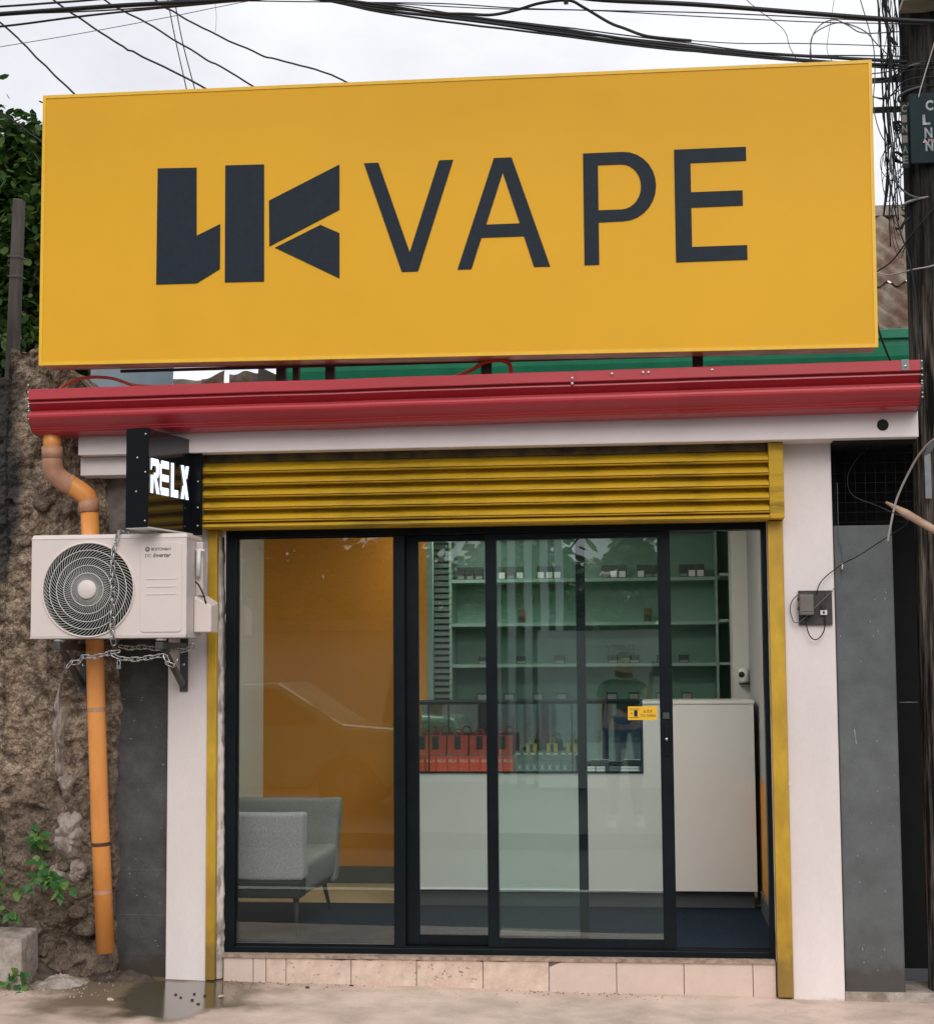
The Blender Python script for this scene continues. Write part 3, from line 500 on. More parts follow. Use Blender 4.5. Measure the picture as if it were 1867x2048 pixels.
# products
ordn = ['first', 'second', 'third', 'fourth', 'fifth', 'sixth', 'seventh', 'eighth', 'ninth', 'tenth', 'eleventh', 'twelfth', 'thirteenth', 'fourteenth', 'fifteenth', 'sixteenth', 'seventeenth', 'eighteenth']
def X34(px, D=11.28): return at(px, 1270, D - 8)[0]
def pbox(x, y, z, w, d, h, mats, lab, grp, front=0.45):
    t = thing('product_box', lab, 'box', (x, y, z), grp)
    obj('carton', MB().box(x - w / 2, x + w / 2, y - d / 2, y + d / 2, z, z + h), mats[0], t, bevel=0.0015)
    obj('front_label', MB().box(x - w * 0.40, x + w * 0.40, y - d / 2 - 0.0012, y - d / 2, z + h * 0.08, z + h * front), mats[1], t)
k = 0
for g in ((920, 938, 956), (1001, 1019, 1037), (1079, 1096, 1112), (1208, 1225, 1242), (1279, 1295, 1311), (1364, 1381, 1398)):
    for j, px in enumerate(g):
        dark = g[0] == 920 or (g[0] == 1001 and j == 1) or (g[0] == 1208 and j == 0) or (g[0] == 1279 and j > 0) or (g[0] == 1364 and j == 0)
        pbox(X34(px + 4), 3.27, 2.178, 0.054, 0.05, 0.088, ('box_dark', 'box_grey' if dark else 'box_white'), '%s black carton from the left on the top shelf' % ordn[k], 'cartons on the top shelf', 0.3 if dark else 0.55); k += 1
for n_, px in zip(('left', 'right'), (1044, 1296)): pbox(X34(px), 3.28, 1.878, 0.056, 0.05, 0.092, ('box_brown', 'box_dark'), 'lone brown carton at the %s of the second shelf' % n_, 'lone cartons on the second shelf', 0.5)
k = 0
for px in (967, 1042, 1119, 1224, 1268, 1322, 1366):
    pbox(X34(px), 3.27, 1.598, 0.070, 0.05, 0.055, ('box_dark', 'box_grey'), '%s small dark carton from the left on the third shelf' % ordn[k], 'cartons on the third shelf', 0.35); k += 1
k = 0
for px in (965, 1018, 1075, 1122, 1222, 1265, 1320, 1370):
    pbox(X34(px), 3.24, 1.342, 0.074, 0.05, 0.060, ('box_dark', 'box_grey'), '%s low dark carton from the left on the lowest shelf' % ordn[k], 'cartons on the lowest shelf', 0.8); k += 1
# counter with built-in case
CN = thing('counter', 'long white counter with a black-framed glass display case at its left end', 'counter', (-0.42, 1.9, 0.19))
obj('front_panel', MB().box(-1.42, 0.573, 1.60, 1.62, 0.293, 0.960).box(-0.060, 0.573, 1.60, 1.62, 0.960, 1.355), 'counter', CN)
obj('body', MB().box(-1.42, 0.573, 1.621, 2.15, 0.293, 0.945).box(-0.045, 0.573, 1.621, 2.15, 0.945, 1.355), 'counter', CN)
obj('counter_top', MB().box(-0.062, 0.578, 1.595, 2.16, 1.356, 1.376), 'counter', CN, bevel=0.003)
obj('kick_board', MB().box(-1.40, 0.56, 1.68, 2.1, 0.19, 0.292), 'kick', CN)
obj('case_floor', MB().box(-1.42, -0.046, 1.622, 2.149, 0.9455, 0.958), 'mirror', CN)
obj('case_frame', MB().box(-1.42, -0.061, 1.594, 1.612, 0.9605, 0.972).box(-0.074, -0.0615, 1.594, 1.612, 0.972, 1.36).box(-1.42, -0.061, 1.594, 1.612, 1.360, 1.377).box(-1.42, -0.061, 1.613, 2.15, 1.362, 1.377), 'frame', CN)
obj('case_mirror', MB().box(-1.42, -0.062, 2.10, 2.11, 0.96, 1.361), 'mirror', CN)
obj('case_side', MB().box(-0.0605, -0.046, 1.622, 2.10, 0.958, 1.355), 'frame', CN)
for x in (-0.47, -1.31): obj('case_divider', MB().box(x - 0.003, x + 0.003, 1.614, 1.64, 0.972, 1.36), 'frame', CN)
obj('case_glass', MB().box(-1.42, -0.075, 1.6005, 1.604, 0.973, 1.359), 'glass_case', CN)
def X16(px, D=9.75): return at(px, 1500, D - 8)[0]
def bag(px, w, h, z, mat_, lab, grp, y=1.80, name='paper_bag', tx=None):
    x = X16(px, 8 + y); t = thing(name, lab, 'bag', (x, y, z), grp)
    obj('bag_body', MB().hexa([(x - w * .48, y - .03, z), (x + w * .48, y - .03, z), (x + w * .48, y + .03, z), (x - w * .48, y + .03, z)], [(x - w / 2, y - .012, z + h), (x + w / 2, y - .012, z + h), (x + w / 2, y + .012, z + h), (x - w / 2, y + .012, z + h)]), mat_, t)
    for dy in (-.012, .012):
        obj('bag_handle', MB().tube(spline([(x - w * .2, y + dy, z + h - .004), (x - w * .18, y + dy, z + h + .026), (x, y + dy, z + h + .036), (x + w * .18, y + dy, z + h + .026), (x + w * .2, y + dy, z + h - .004)], 3), .0032, 5), mat_, t)
    yf = y - .024
    obj('window_cutout', MB().box(x - w * .15, x + w * .15, yf - .004, yf - .001, z + h * .28, z + h * .96), 'bag_black', t)
for k, px in enumerate((845, 872, 916, 960, 1005)):
    bag(px, 0.125, 0.115, 1.055, 'bag_red', '%s red paper bag from the left in the display case' % ordn[k], 'red bags in the display case', y=1.86 + 0.004 * (k % 2))
for k, px in enumerate((1063, 1104, 1143)):
    bag(px, 0.064, 0.068, 1.055, 'bag_yellow', '%s small yellow paper bag from the left in the display case' % ordn[k], 'yellow bags in the display case')
rs = thing('riser', 'low riser step under the bags in the display case', 'riser', (-0.9, 1.85, 0.958)); obj('riser_top', MB().box(-1.41, -0.46, 1.77, 1.96, 1.045, 1.054), 'box_grey', rs); obj('riser_front', MB().box(-1.41, -0.46, 1.77, 1.776, 0.958, 1.045), 'box_grey', rs)
k = 0
for px in range(1036, 1160, 15):
    x = X16(px, 9.78); t = thing('grey_carton', '%s flat grey carton from the left on the riser in the case' % ordn[k], 'carton', (x, 1.785, 1.054), 'flat grey cartons on the riser in the case'); k += 1
    obj('carton', MB().box(x - .0205, x + .0205, 1.772, 1.80, 1.054, 1.076), 'box_grey', t, bevel=.001); obj('print', MB().box(x - .012, x + .012, 1.771, 1.7718, 1.060, 1.069), 'box_white', t)
k = 0
for px in range(840, 1030, 22):
    x = X16(px, 9.7); t = thing('red_carton', '%s small red carton from the left at the front of the case' % ordn[k], 'carton', (x, 1.70, 0.958), 'red cartons at the front of the case'); k += 1
    obj('carton', MB().box(x - .0315, x + .0315, 1.68, 1.73, 0.958, 1.052), 'bag_red', t, bevel=.001)
    obj('print', text_mb('RELX', x - .024, x + .024, 1.020, 1.036, 1.68, .0008), 'box_white', t)
k = 0
for px in range(1039, 1156, 15):
    x = X16(px, 9.7); t = thing('grey_carton', '%s small grey carton from the left in the front row of the case' % ordn[k], 'carton', (x, 1.70, 0.958), 'grey cartons at the front of the case'); k += 1
    obj('carton', MB().box(x - .0205, x + .0205, 1.68, 1.72, 0.958, 1.030), 'box_grey', t, bevel=.001)
    obj('print', text_mb('X', x - .010, x + .010, .975, 1.005, 1.68, .0008), 'box_white', t)
for k, px in enumerate((1180, 1200, 1250, 1268)):
    x = X16(px, 9.7); t = thing('white_carton', '%s white carton from the left in the empty end of the case' % ordn[k], 'carton', (x, 1.74, 0.958), 'white cartons in the empty end of the case')
    obj('carton', MB().box(x - .026, x + .026, 1.71, 1.76, 0.958, 0.992), 'box_white', t, bevel=.002); obj('lid_line', MB().box(x - .0265, x + .0265, 1.7092, 1.7098, 0.979, 0.981), 'box_dark', t)
# sofa facing right
SF = thing('sofa', 'grey fabric two-seat sofa with thin black legs behind the left window', 'sofa', (-2.15, 0.95, 0.19))
def soft(mb, name, m_, bev=0.03, parent=SF, amp=0.006):
    o = obj(name, mb, m_, parent)
    b = bmesh.new(); b.from_mesh(o.data); bmesh.ops.bevel(b, geom=list(b.edges), offset=bev, segments=3, affect='EDGES', profile=0.6)
    bmesh.ops.subdivide_edges(b, edges=[e for e in b.edges if e.calc_length() > 0.12], cuts=5, use_grid_fill=True)
    for v in b.verts: v.co += Vector([amp * noise.noise(v.co * 7 + Vector((k * 9, 0, 0))) for k in range(3)])
    for f in b.faces: f.smooth = True
    b.to_mesh(o.data); b.free(); return o
A1 = soft(MB().hexa([(-2.52, .43, .485), (-1.805, .43, .485), (-1.805, .56, .485), (-2.52, .56, .485)], [(-2.52, .41, .828), (-1.803, .41, .830), (-1.803, .53, .830), (-2.52, .53, .828)]), 'armrest', 'fabric', .022)
soft(MB().hexa([(-2.52, 1.36, .36), (-1.82, 1.36, .36), (-1.82, 1.48, .36), (-2.52, 1.48, .36)], [(-2.52, 1.40, .828), (-1.80, 1.40, .828), (-1.80, 1.52, .828), (-2.52, 1.52, .828)]), 'armrest', 'fabric_seat', .022)
soft(MB().hexa([(-2.5, .55, .40), (-1.83, .55, .38), (-1.83, 1.36, .38), (-2.5, 1.36, .40)], [(-2.5, .54, .575), (-1.80, .54, .575), (-1.80, 1.39, .575), (-2.5, 1.39, .575)]), 'seat_cushion', 'fabric_seat', .045, amp=.014)
soft(MB().hexa([(-2.5, .64, .40), (-1.86, .60, .40), (-1.88, 1.34, .335), (-2.5, 1.34, .335)], [(-2.5, .55, .42), (-1.835, .55, .42), (-1.835, 1.36, .42), (-2.5, 1.36, .42)]), 'seat_base', 'fabric_seat', .02)
soft(MB().hexa([(-2.535, .56, .33), (-2.40, .56, .33), (-2.40, 1.36, .33), (-2.535, 1.36, .33)], [(-2.54, .54, .83), (-2.46, .54, .83), (-2.46, 1.40, .83), (-2.54, 1.40, .83)]), 'backrest', 'fabric_seat', .03)
obj('base_frame', MB().box(-2.52, -1.815, .425, .56, .395, .484), 'sofa_black', SF, bevel=.01)
for a, b in (((-1.85, .47, .395), (-1.838, .44, .191)), ((-1.905, 1.44, .37), (-1.875, 1.50, .191)), ((-2.45, .47, .395), (-2.46, .45, .191)), ((-2.45, 1.36, .33), (-2.46, 1.48, .191))):
    obj('leg', MB().tube([a, b], [.016, .008], 10), 'sofa_black', SF)

# ================================================================== LEFT: RUBBLE WALL, DEBRIS, PLANTS
RW = thing('rubble_wall', 'rough eroded rubble wall with black stains left of the shop', 'wall', (-2.9, 0.2, 0))
mb = MB(); x0, x1, z0 = -4.6, -2.665, -0.06; nx, nz_ = 176, 400
def ztop(x): return 3.12 + 0.10 * noise.noise(Vector((x * 2.1, 3, 0))) + 0.05 * noise.noise(Vector((x * 9, 1, 0))) + (0.10 if -3.24 < x < -3.02 else 0) - (0.06 if x < -3.25 else 0) - max(0, (x + 2.9)) * 0.9
def yw(x, z):
    p = Vector((x, 0, z))
    big = noise.fractal(p * 2.0, 1.0, 2.1, 3) * 0.075; mid = noise.fractal(p * 9.0 + Vector((4, 0, 0)), 0.9, 2.2, 3) * 0.026; fin = noise.fractal(p * 34.0, 0.7, 2.1, 4) * 0.014
    pit = -max(0, noise.noise(p * 13 + Vector((0, 7, 0))) - 0.25) * 0.10
    foot = -0.10 * max(0, 0.75 - z) * (0.6 + noise.noise(Vector((x * 5, 0, z * 4)))) if z < 0.75 else 0
    hollow = 0.09 * math.exp(-((z - 0.24) / 0.10) ** 2) * max(0, min(1, (x + 3.1) * 6))
    return 0.005 + big * 0.6 + mid + fin - pit * 1.0 + foot + hollow
vs = []
xs = [-4.6 + 1.2 * i / 20 for i in range(20)] + [-3.4 + (x1 + 3.4) * i / (nx - 20) for i in range(nx - 19)]
rows = nz_ + 4
for j in range(rows + 1):
    for i, x in enumerate(xs):
        zt = ztop(x); t = min(j, nz_) / nz_; z = z0 + (zt - z0) * t; xx = x + (0.045 * noise.noise(Vector((2, z * 4, 0))) + 0.02 * noise.noise(Vector((2, z * 17, 0)))) * (i / nx) ** 3 - max(0, (z - 1.6)) * 0.085 * (i / nx) ** 4
        y = yw(x, z) + max(0, j - nz_) * 0.09
        if j >= nz_: z += 0.02 * noise.noise(Vector((x * 8, y * 8, 0)))
        vs.append((xx, y, z))
    # wrap the right edge back
    ex = vs[-1]
    for q in range(1, 4): vs.append((ex[0] + 0.004 * noise.noise(Vector((q, ex[2] * 20, 0))), ex[1] + 0.07 * q, ex[2]))
W_ = nx + 4
fs = [(j * W_ + i, j * W_ + i + 1, (j + 1) * W_ + i + 1, (j + 1) * W_ + i) for j in range(rows) for i in range(W_ - 1)]
mb.add(vs, fs, 0, True); obj('rubble_face', mb, 'rough', RW, fix=False, org=(-2.9, 0, 0))
# pale mortar patches stuck on the face
def patch(cx, cz, rx, rz, seed, yoff=-0.02, n=26):
    vs = [(cx, yw(cx, cz) + yoff - 0.03, cz)]; rings = 5; fs = []
    for a in range(1, rings + 1):
        for k in range(n):
            t = 2 * pi * k / n; rr = a / rings * (1 + (0.35 * noise.noise(Vector((cos(t) * 1.6, sin(t) * 1.6, seed))) + 0.2 * noise.noise(Vector((cos(t) * 5, sin(t) * 5, seed))) if a > 1 else 0))
            x = cx + rx * rr * cos(t); z = cz + rz * rr * sin(t); edge = (a / rings) ** 4
            y = yw(x, z) + yoff * (1 - edge) - 0.03 * (1 - edge) + 0.012 * noise.noise(Vector((x * 30, z * 30, seed))) + edge * 0.02
            vs.append((x, y, z))
    for k in range(n): fs.append((0, 1 + k, 1 + (k + 1) % n))
    for a in range(rings - 1):
        for k in range(n): fs.append((1 + a * n + k, 1 + a * n + (k + 1) % n, 1 + (a + 1) * n + (k + 1) % n, 1 + (a + 1) * n + k))
    return MB().add(vs, fs, 0, False)
for a in ((-2.90, 0.75, 0.085, 0.13, 1.0, -0.03), (-2.96, 1.25, 0.035, 0.24, 2.0, -0.004), (-2.93, 1.0, 0.05, 0.07, 3.0, -0.01), (-2.97, 0.57, 0.05, 0.05, 4.0, -0.02), (-2.85, 0.58, 0.05, 0.06, 5.0, -0.02)):
    obj('mortar_patch', patch(*a), 'rough_pale', RW)
for k in range(14):   # loose stones proud of the face
    x = random.uniform(-3.2, -2.76); z = random.choice([random.uniform(0.02, 0.6), random.uniform(0.3, 3.0)]); r = random.uniform(0.018, 0.045); y = yw(x, z) - r * 0.3
    b = bmesh.new(); bmesh.ops.create_icosphere(b, subdivisions=2, radius=r)
    vs = [v.co + Vector((1, 1, 1)) * 0 + v.co * 0.5 * noise.noise(v.co * 30 + Vector((k, 0, 0))) for v in b.verts]; idx = [[v.index for v in f.verts] for f in b.faces]; b.free()
    obj('stone', MB().add([(p.x * 1.3 + x, p.y + y, p.z * 0.9 + z) for p in vs], idx, 0, True), 'rough', RW)
# ground blocks, mound, pebbles
obj('concrete_block', MB().hexa([(-3.45, -.37, .0), (-2.985, -.37, .0), (-3.0, -.10, .0), (-3.45, -.10, .0)], [(-3.45, -.36, .312), (-2.995, -.36, .306), (-3.01, -.10, .320), (-3.45, -.10, .325)]), 'rough_pale', bevel=.012, label='grey concrete block at the far left foot of the rubble wall', cat='block')
def mound(cx, cy, rx, ry, h, seed, name, m_, lab, cat):
    n = 60; rings = 18; vs = [(cx, cy, gz(cx) + h)]; fs = []
    for a in range(1, rings + 1):
        for k in range(n):
            t = 2 * pi * k / n; q = a / rings; rr = q * (1 + 0.3 * noise.noise(Vector((cos(t) * 1.5, sin(t) * 1.5, seed))))
            x = cx + rx * rr * cos(t); y = cy + ry * rr * sin(t); vs.append((x, y, gz(x) - 0.012 + (h + 0.012) * (1 - q) * (1 + .5 * noise.noise(Vector((x * 9, y * 9, seed)))) + 0.016 * (1 - q * q) * noise.fractal(Vector((x * 28, y * 28, seed)), .8, 2.1, 3)))
    for k in range(n): fs.append((0, 1 + k, 1 + (k + 1) % n))
    for a in range(rings - 1):
        for k in range(n): fs.append((1 + a * n + k, 1 + (a) * n + (k + 1) % n, 1 + (a + 1) * n + (k + 1) % n, 1 + (a + 1) * n + k))
    return obj(name, MB().add(vs, fs, 0, True), m_, label=lab, cat=cat)
mound(-2.86, -0.20, 0.17, 0.15, 0.055, 3.3, 'mortar_mound', 'rough_pale', 'pale spilled mortar mound on the pavement below the rubble wall', 'mound')
mound(-2.62, -0.04, 0.22, 0.12, 0.05, 8.3, 'dirt_mound', 'wet_rubble', 'dark wet dirt heap at the foot of the orange downspout', 'dirt')
mound(-3.02, -0.10, 0.20, 0.16, 0.09, 5.1, 'dirt_mound', 'wet_rubble', 'dark rubble heap beside the grey concrete block', 'dirt')
def pebble(x, y, r, m_, lab, grp, fl=0.5):
    b = bmesh.new(); bmesh.ops.create_icosphere(b, subdivisions=1, radius=r); sd_ = random.random() * 50
    vs = [v.co * (1 + 0.6 * noise.noise(v.co * 60 + Vector((sd_, 0, 0)))) for v in b.verts]; idx = [[v.index for v in f.verts] for f in b.faces]; b.free(); z = gz(x) + r * fl * 0.5
    obj('pebble', MB().add([(p.x + x, p.y + y, p.z * fl + z) for p in vs], idx), m_, label=lab, cat='pebble', group=grp)
for w_, (x, y) in zip(('leftmost', 'second from left', 'third from left', 'fourth from left', 'fifth from left', 'rightmost'), ((-2.24, -.36), (-2.20, -.42), (-2.16, -.33), (-2.13, -.47), (-2.10, -.36), (-2.08, -.55))):
    pebble(x, y, .0085, 'brown', '%s of the six dark grit pieces lying in the puddle' % w_, 'dark grit pieces in the puddle')
for (x, y, r, lab) in ((-1.67, -.10, .013, 'small brown stone on the pavement in front of the fourth step tile'), (-1.58, -.07, .007, 'tiny brown stone on the pavement right of the small brown stone'), (-1.47, -.02, .012, 'small brown stone against the bottom of the pink step'), (-2.02, -.38, .016, 'yellowish crumb on the damp pavement right of the puddle'), (-2.5, -.52, .018, 'yellowish crumb on the damp pavement left of the puddle')):
    pebble(x, y, r, 'tile_b' if 'yellow' in lab else 'brown', lab, 'loose crumbs on the pavement', .4)
mb = MB()
for k in range(300):
    x = random.gauss(-2.92, .15); y = random.uniform(-.5, -.06); r = random.uniform(.002, .007); z = gz(x)
    mb.add([(x - r, y - r, z), (x + r, y - r, z), (x, y + r, z), (x, y, z + r * 1.3)], [(0, 1, 3), (1, 2, 3), (2, 0, 3)])
GR = MB()
for k in range(260):
    x = random.uniform(-2.1, .6); y = -random.expovariate(22) + .012; r = random.uniform(.0012, .0042); z = gz(x)
    GR.add([(x - r, y - r, z - .001), (x + r, y - r, z - .001), (x, y + r, z - .001), (x, y, z + r)], [(0, 1, 3), (1, 2, 3), (2, 0, 3)])
obj('grit', GR, 'brown', kind='stuff', label='fine brown grit collected along the foot of the tiled step', cat='grit')
obj('gravel', mb, 'grout', kind='stuff', label='loose grit scattered on the pavement under the rubble wall', cat='grit')
# plants
lm = {}
for nm in ('leaf_plant', 'leaf_young'):
    P = [(0, 0, 0), (.26, .18, .05), (.35, .40, .04), (.20, .74, .01), (0, 1.08, -.08), (-.20, .74, .01), (-.35, .40, .04), (-.26, .18, .05), (0, .25, -.02), (0, .5, -.03), (0, .78, -.04)]
    lm[nm] = mesh_of('leaf', MB().add(P, [(0, 1, 8), (1, 2, 9, 8), (2, 3, 10, 9), (3, 4, 10), (0, 8, 7), (7, 8, 9, 6), (6, 9, 10, 5), (5, 10, 4)], 0, True), [M[nm]], (0, 0, 0))
def plant(loc, stems, lab, size, mats, nper):
    t = thing('wall_plant', lab, 'plant', loc)
    for st in stems:
        pts = spline([(a, b, c) for a, b, c in st], 5); obj('stem', MB().tube(pts, .0025, 5), 'leaf_plant', t)
        for k in range(nper):
            p = pts[int((k + .6) / nper * (len(pts) - 1))]; s = size * random.uniform(.6, 1.15)
            e = Vector((random.uniform(-1, 1), -random.uniform(.1, .8), random.uniform(-.6, .5))).normalized(); nrm = Vector((random.uniform(-.5, .5), -.8, random.uniform(.2, 1))).normalized(); xa = e.cross(nrm).normalized(); nrm = xa.cross(e)
            R = Matrix((xa, e, nrm)).transposed().to_euler()
            inst('leaf', lm[mats[k % len(mats)]], t, tuple(Vector(p) + e * .012), R, (s, s, s))
plant((-3.05, -.1, .45), [[(-3.02, .0, .72), (-3.00, -.12, .64), (-2.96, -.16, .60), (-2.87, -.18, .575), (-2.81, -.19, .53)], [(-3.02, .0, .60), (-3.0, -.12, .56), (-2.95, -.17, .55), (-2.90, -.18, .57)], [(-3.26, -.08, .50), (-3.19, -.17, .56), (-3.14, -.19, .52), (-3.05, -.18, .52), (-3.0, -.18, .58)], [(-3.26, -.1, .42), (-3.2, -.18, .44), (-3.13, -.2, .42), (-3.10, -.2, .40)], [(-3.04, .0, .70), (-3.02, -.1, .76), (-2.98, -.14, .80)], [(-3.24, -.1, .60), (-3.22, -.16, .62), (-3.2, -.18, .56)], [(-2.95, -.15, .55), (-2.88, -.2, .52), (-2.86, -.2, .49)]],
      'leafy green creeper growing from the rubble wall at the left edge', .058, ('leaf_plant', 'leaf_plant', 'leaf_young'), 17)
plant((-3.0, -.33, .07), [[(-3.0, -.33, .05), (-3.03, -.36, .11), (-3.08, -.38, .10)], [(-3.0, -.33, .05), (-2.97, -.36, .10), (-2.92, -.38, .07)], [(-3.0, -.33, .05), (-3.0, -.36, .13), (-3.0, -.38, .14)], [(-3.0, -.33, .05), (-3.05, -.40, .06), (-3.09, -.44, .05)], [(-3.0, -.33, .05), (-2.96, -.42, .06), (-2.90, -.42, .045)]],
      'small pale green weed sprouting from the pavement by the concrete block', .048, ('leaf_young', 'leaf_plant'), 9)
# old post and tree behind the wall
po = thing('wooden_post', 'old dark square post standing behind the rubble wall', 'post', (-3.42, .5, 2.9))
obj('post_shaft', MB().hexa([(-3.485, .47, 2.6), (-3.415, .47, 2.6), (-3.415, .53, 2.6), (-3.485, .53, 2.6)], [(-3.440, .47, 4.16), (-3.385, .47, 4.15), (-3.385, .53, 4.15), (-3.440, .53, 4.16)]), 'post_wood', po, bevel=.008)
for z in (3.83, 3.72): obj('wire_tie', MB().tube([(-3.455, .46, z), (-3.385, .46, z - .003), (-3.385, .54, z), (-3.455, .54, z)], .003, 5, closed=True), 'cable_grey', po)
def crown(name, parent, c, rad, n, size, m_, seed, clusters=60, hole=0.0, flat=False):
    rnd = random.Random(seed); mb = MB(); C = []
    while len(C) < clusters:
        d = Vector((rnd.gauss(0, 1), rnd.gauss(0, 1), rnd.gauss(0, 1))).normalized(); q = rnd.uniform(.35, 1.02)
        p = Vector((c[0] + d.x * rad[0] * q, c[1] + d.y * rad[1] * q, c[2] + d.z * rad[2] * q))
        if noise.noise(p * 1.3 + Vector((seed, 0, 0))) > -0.25 + hole: C.append((p, rnd.uniform(.16, .34) * max(rad) * .75))
    for k in range(n):
        p, r = C[rnd.randrange(len(C))]; d = Vector((rnd.gauss(0, .5), rnd.gauss(0, .5), rnd.gauss(0, .42))); p = p + d * r
        a = Vector((rnd.gauss(0, 1), rnd.gauss(0, 1), rnd.gauss(-.4, .6))).normalized(); u = a.cross(Vector((rnd.gauss(0, .5), rnd.gauss(0, .5), 1))).normalized(); s = size * rnd.uniform(.6, 1.3)
        mb.add([p, p + a * s * .28 + u * s * .27, p + a * s * .68 + u * s * .25, p + a * s, p + a * s * .68 - u * s * .25, p + a * s * .28 - u * s * .27], [(0, 1, 2, 3, 4, 5)], rnd.randrange(2) if isinstance(m_, tuple) else 0, False)
    return obj(name, mb, list(m_) if isinstance(m_, tuple) else m_, parent, fix=False)
def tree(lab, base, top, c, rad, n, size, m_, seed, trunk_r=.12, group=None, clusters=60, hole=0.0):
    t = thing('tree', lab, 'tree', base, group)
    tk = spline([base, ((base[0] * 2 + top[0]) / 3 + .08, (base[1] * 2 + top[1]) / 3, (base[2] * 2 + top[2]) / 3), ((base[0] + top[0] * 2) / 3 - .06, (base[1] + top[1] * 2) / 3, (base[2] + top[2] * 2) / 3), top], 5)
    mb = MB().tube(tk, [trunk_r * (1 - .6 * i / (len(tk) - 1)) for i in range(len(tk))], 10); rnd = random.Random(seed)
    for k in range(9):
        a = tk[rnd.randrange(len(tk) // 2, len(tk))]; e = Vector((c[0] + rnd.uniform(-.8, .8) * rad[0], c[1] + rnd.uniform(-.8, .8) * rad[1], c[2] + rnd.uniform(-.5, .8) * rad[2])); mb.tube(spline([a, (Vector(a) + e) / 2 + Vector((0, 0, .08)), e], 4), [trunk_r * .35 * (1 - .1 * i) for i in range(9)], 6)
    obj('trunk', mb, 'bark', t); crown('crown', t, c, rad, n, size, m_, seed, clusters, hole)
tree('dense dark green tree behind the rubble wall at the left edge', (-4.7, 2.4, -.15), (-4.5, 2.2, 3.4), (-4.45, 2.2, 4.12), (1.12, .8, 1.12), 52000, .074, ('leaf_dark', 'leaf_mid'), 5, clusters=170)

# ================================================================== BEHIND THE GUTTER
NB = thing('neighbour_roof', 'rusty corrugated roof with green gutter rising behind the yellow billboard', 'roof', (0.3, 2.2, 2.9))
TP = [(1.62, 3.495), (1.48, 3.492), (1.475, 3.488), (1.475, 3.44), (1.50, 3.434), (1.50, 3.40), (1.505, 3.34), (1.53, 3.28), (1.57, 3.22), (1.57, 3.12), (1.60, 3.0)]
obj('green_gutter', MB().extrude_x(TP, -2.15, 3.2, steps=4), 'teal', NB)
ex = Vector((1, 0, 0)); up = Vector((0, .62, .78)).normalized(); rib = (up * 1.0 + ex * -.62).normalized(); acr = (ex * 1.0 + up * .62).normalized(); nrm = Vector((0, -.78, .62)).normalized()
for k, (h0, h1, off) in enumerate(((0.0, .52, 0.0), (.47, 1.16, .018))):
    mb = MB(); na, nu = 190, 44; vs = []
    for j in range(nu + 1):
        for i in range(na + 1):
            x = 0.3 + 2.4 * i / na; h = h0 + (h1 - h0) * j / nu; p = Vector((x, 1.60, 3.47)) + up * h; w = sin(((p - Vector((0, 0, 0))).dot(acr)) * 2 * pi / .092)
            p += nrm * (.021 * w + off); vs.append(p)
    mb.add(vs, [(j * (na + 1) + i, j * (na + 1) + i + 1, (j + 1) * (na + 1) + i + 1, (j + 1) * (na + 1) + i) for j in range(nu) for i in range(na)], 0, True)
    obj('roof_sheet', mb, 'rust', NB, fix=False)
p0 = Vector((0, 1.60, 3.47)) + up * 1.14; obj('ridge_cap', MB().box(-.6, 3.0, p0.y - .04, p0.y + .06, p0.z + .01, p0.z + .075), 'rough_pale', NB)
TS = obj('blue_tarp', MB().hexa([(-3.15, .9, 2.85), (-2.68, .9, 2.85), (-2.68, .92, 2.85), (-3.15, .92, 2.85)], [(-3.15, .95, 3.34), (-2.67, .95, 3.33), (-2.67, .97, 3.33), (-3.15, .97, 3.34)]), 'tarp', label='faded blue sheet showing between billboard and gutter at left', cat='tarp')
def crumple(name, x0, x1, z0, z1, y, m_, lab, cat, seed, jag=.05, amp=.05):
    mb = MB(); nx, nz2 = 26, 10; vs = []
    for j in range(nz2 + 1):
        for i in range(nx + 1):
            x = x0 + (x1 - x0) * i / nx; zt = z1 + jag * noise.noise(Vector((x * 12, seed, 0))); z = z0 + (zt - z0) * j / nz2; vs.append((x, y + amp * noise.noise(Vector((x * 9, z * 9, seed))), z))
    mb.add(vs, [(j * (nx + 1) + i, j * (nx + 1) + i + 1, (j + 1) * (nx + 1) + i + 1, (j + 1) * (nx + 1) + i) for j in range(nz2) for i in range(nx)], 0, False); o = obj(name, mb, m_, label=lab, cat=cat)
    s = o.modifiers.new('thick', 'SOLIDIFY'); s.thickness = .003; return o
crumple('plastic_scrap', -2.46, -2.30, 2.8, 3.085, .25, 'box_white', 'torn white plastic scrap lying behind the gutter', 'scrap', 2.2, .05)
crumple('plastic_scrap', -2.29, -2.17, 2.8, 3.095, .2, 'plastic', 'narrow crumpled brown plastic scrap behind the gutter', 'scrap', 4.4, .04)
crumple('plastic_scrap', -2.15, -1.98, 2.8, 3.10, .2, 'plastic', 'wide crumpled brown plastic scrap right of the narrow one', 'scrap', 6.1, .03)
obj('metal_scrap', MB().prism([(-1.98, 2.9), (-1.97, 3.11), (-1.95, 3.125), (-1.94, 3.10), (-1.80, 3.03), (-1.80, 2.9)], .10, .106), 'metal_sheet', label='bent grey metal sheet corner sticking up behind the gutter', cat='scrap')
obj('hose', MB().tube(spline([(-2.98, -.15, 2.90), (-2.93, -.18, 2.955), (-2.86, -.20, 3.0), (-2.76, -.20, 3.025), (-2.64, -.19, 3.018), (-2.54, -.18, 2.985), (-2.45, -.18, 2.975), (-2.3, -.17, 2.965), (-2.1, -.16, 2.95)], 6), .0085, 8), 'hose', label='orange hose arching up behind the left end of the gutter', cat='hose')
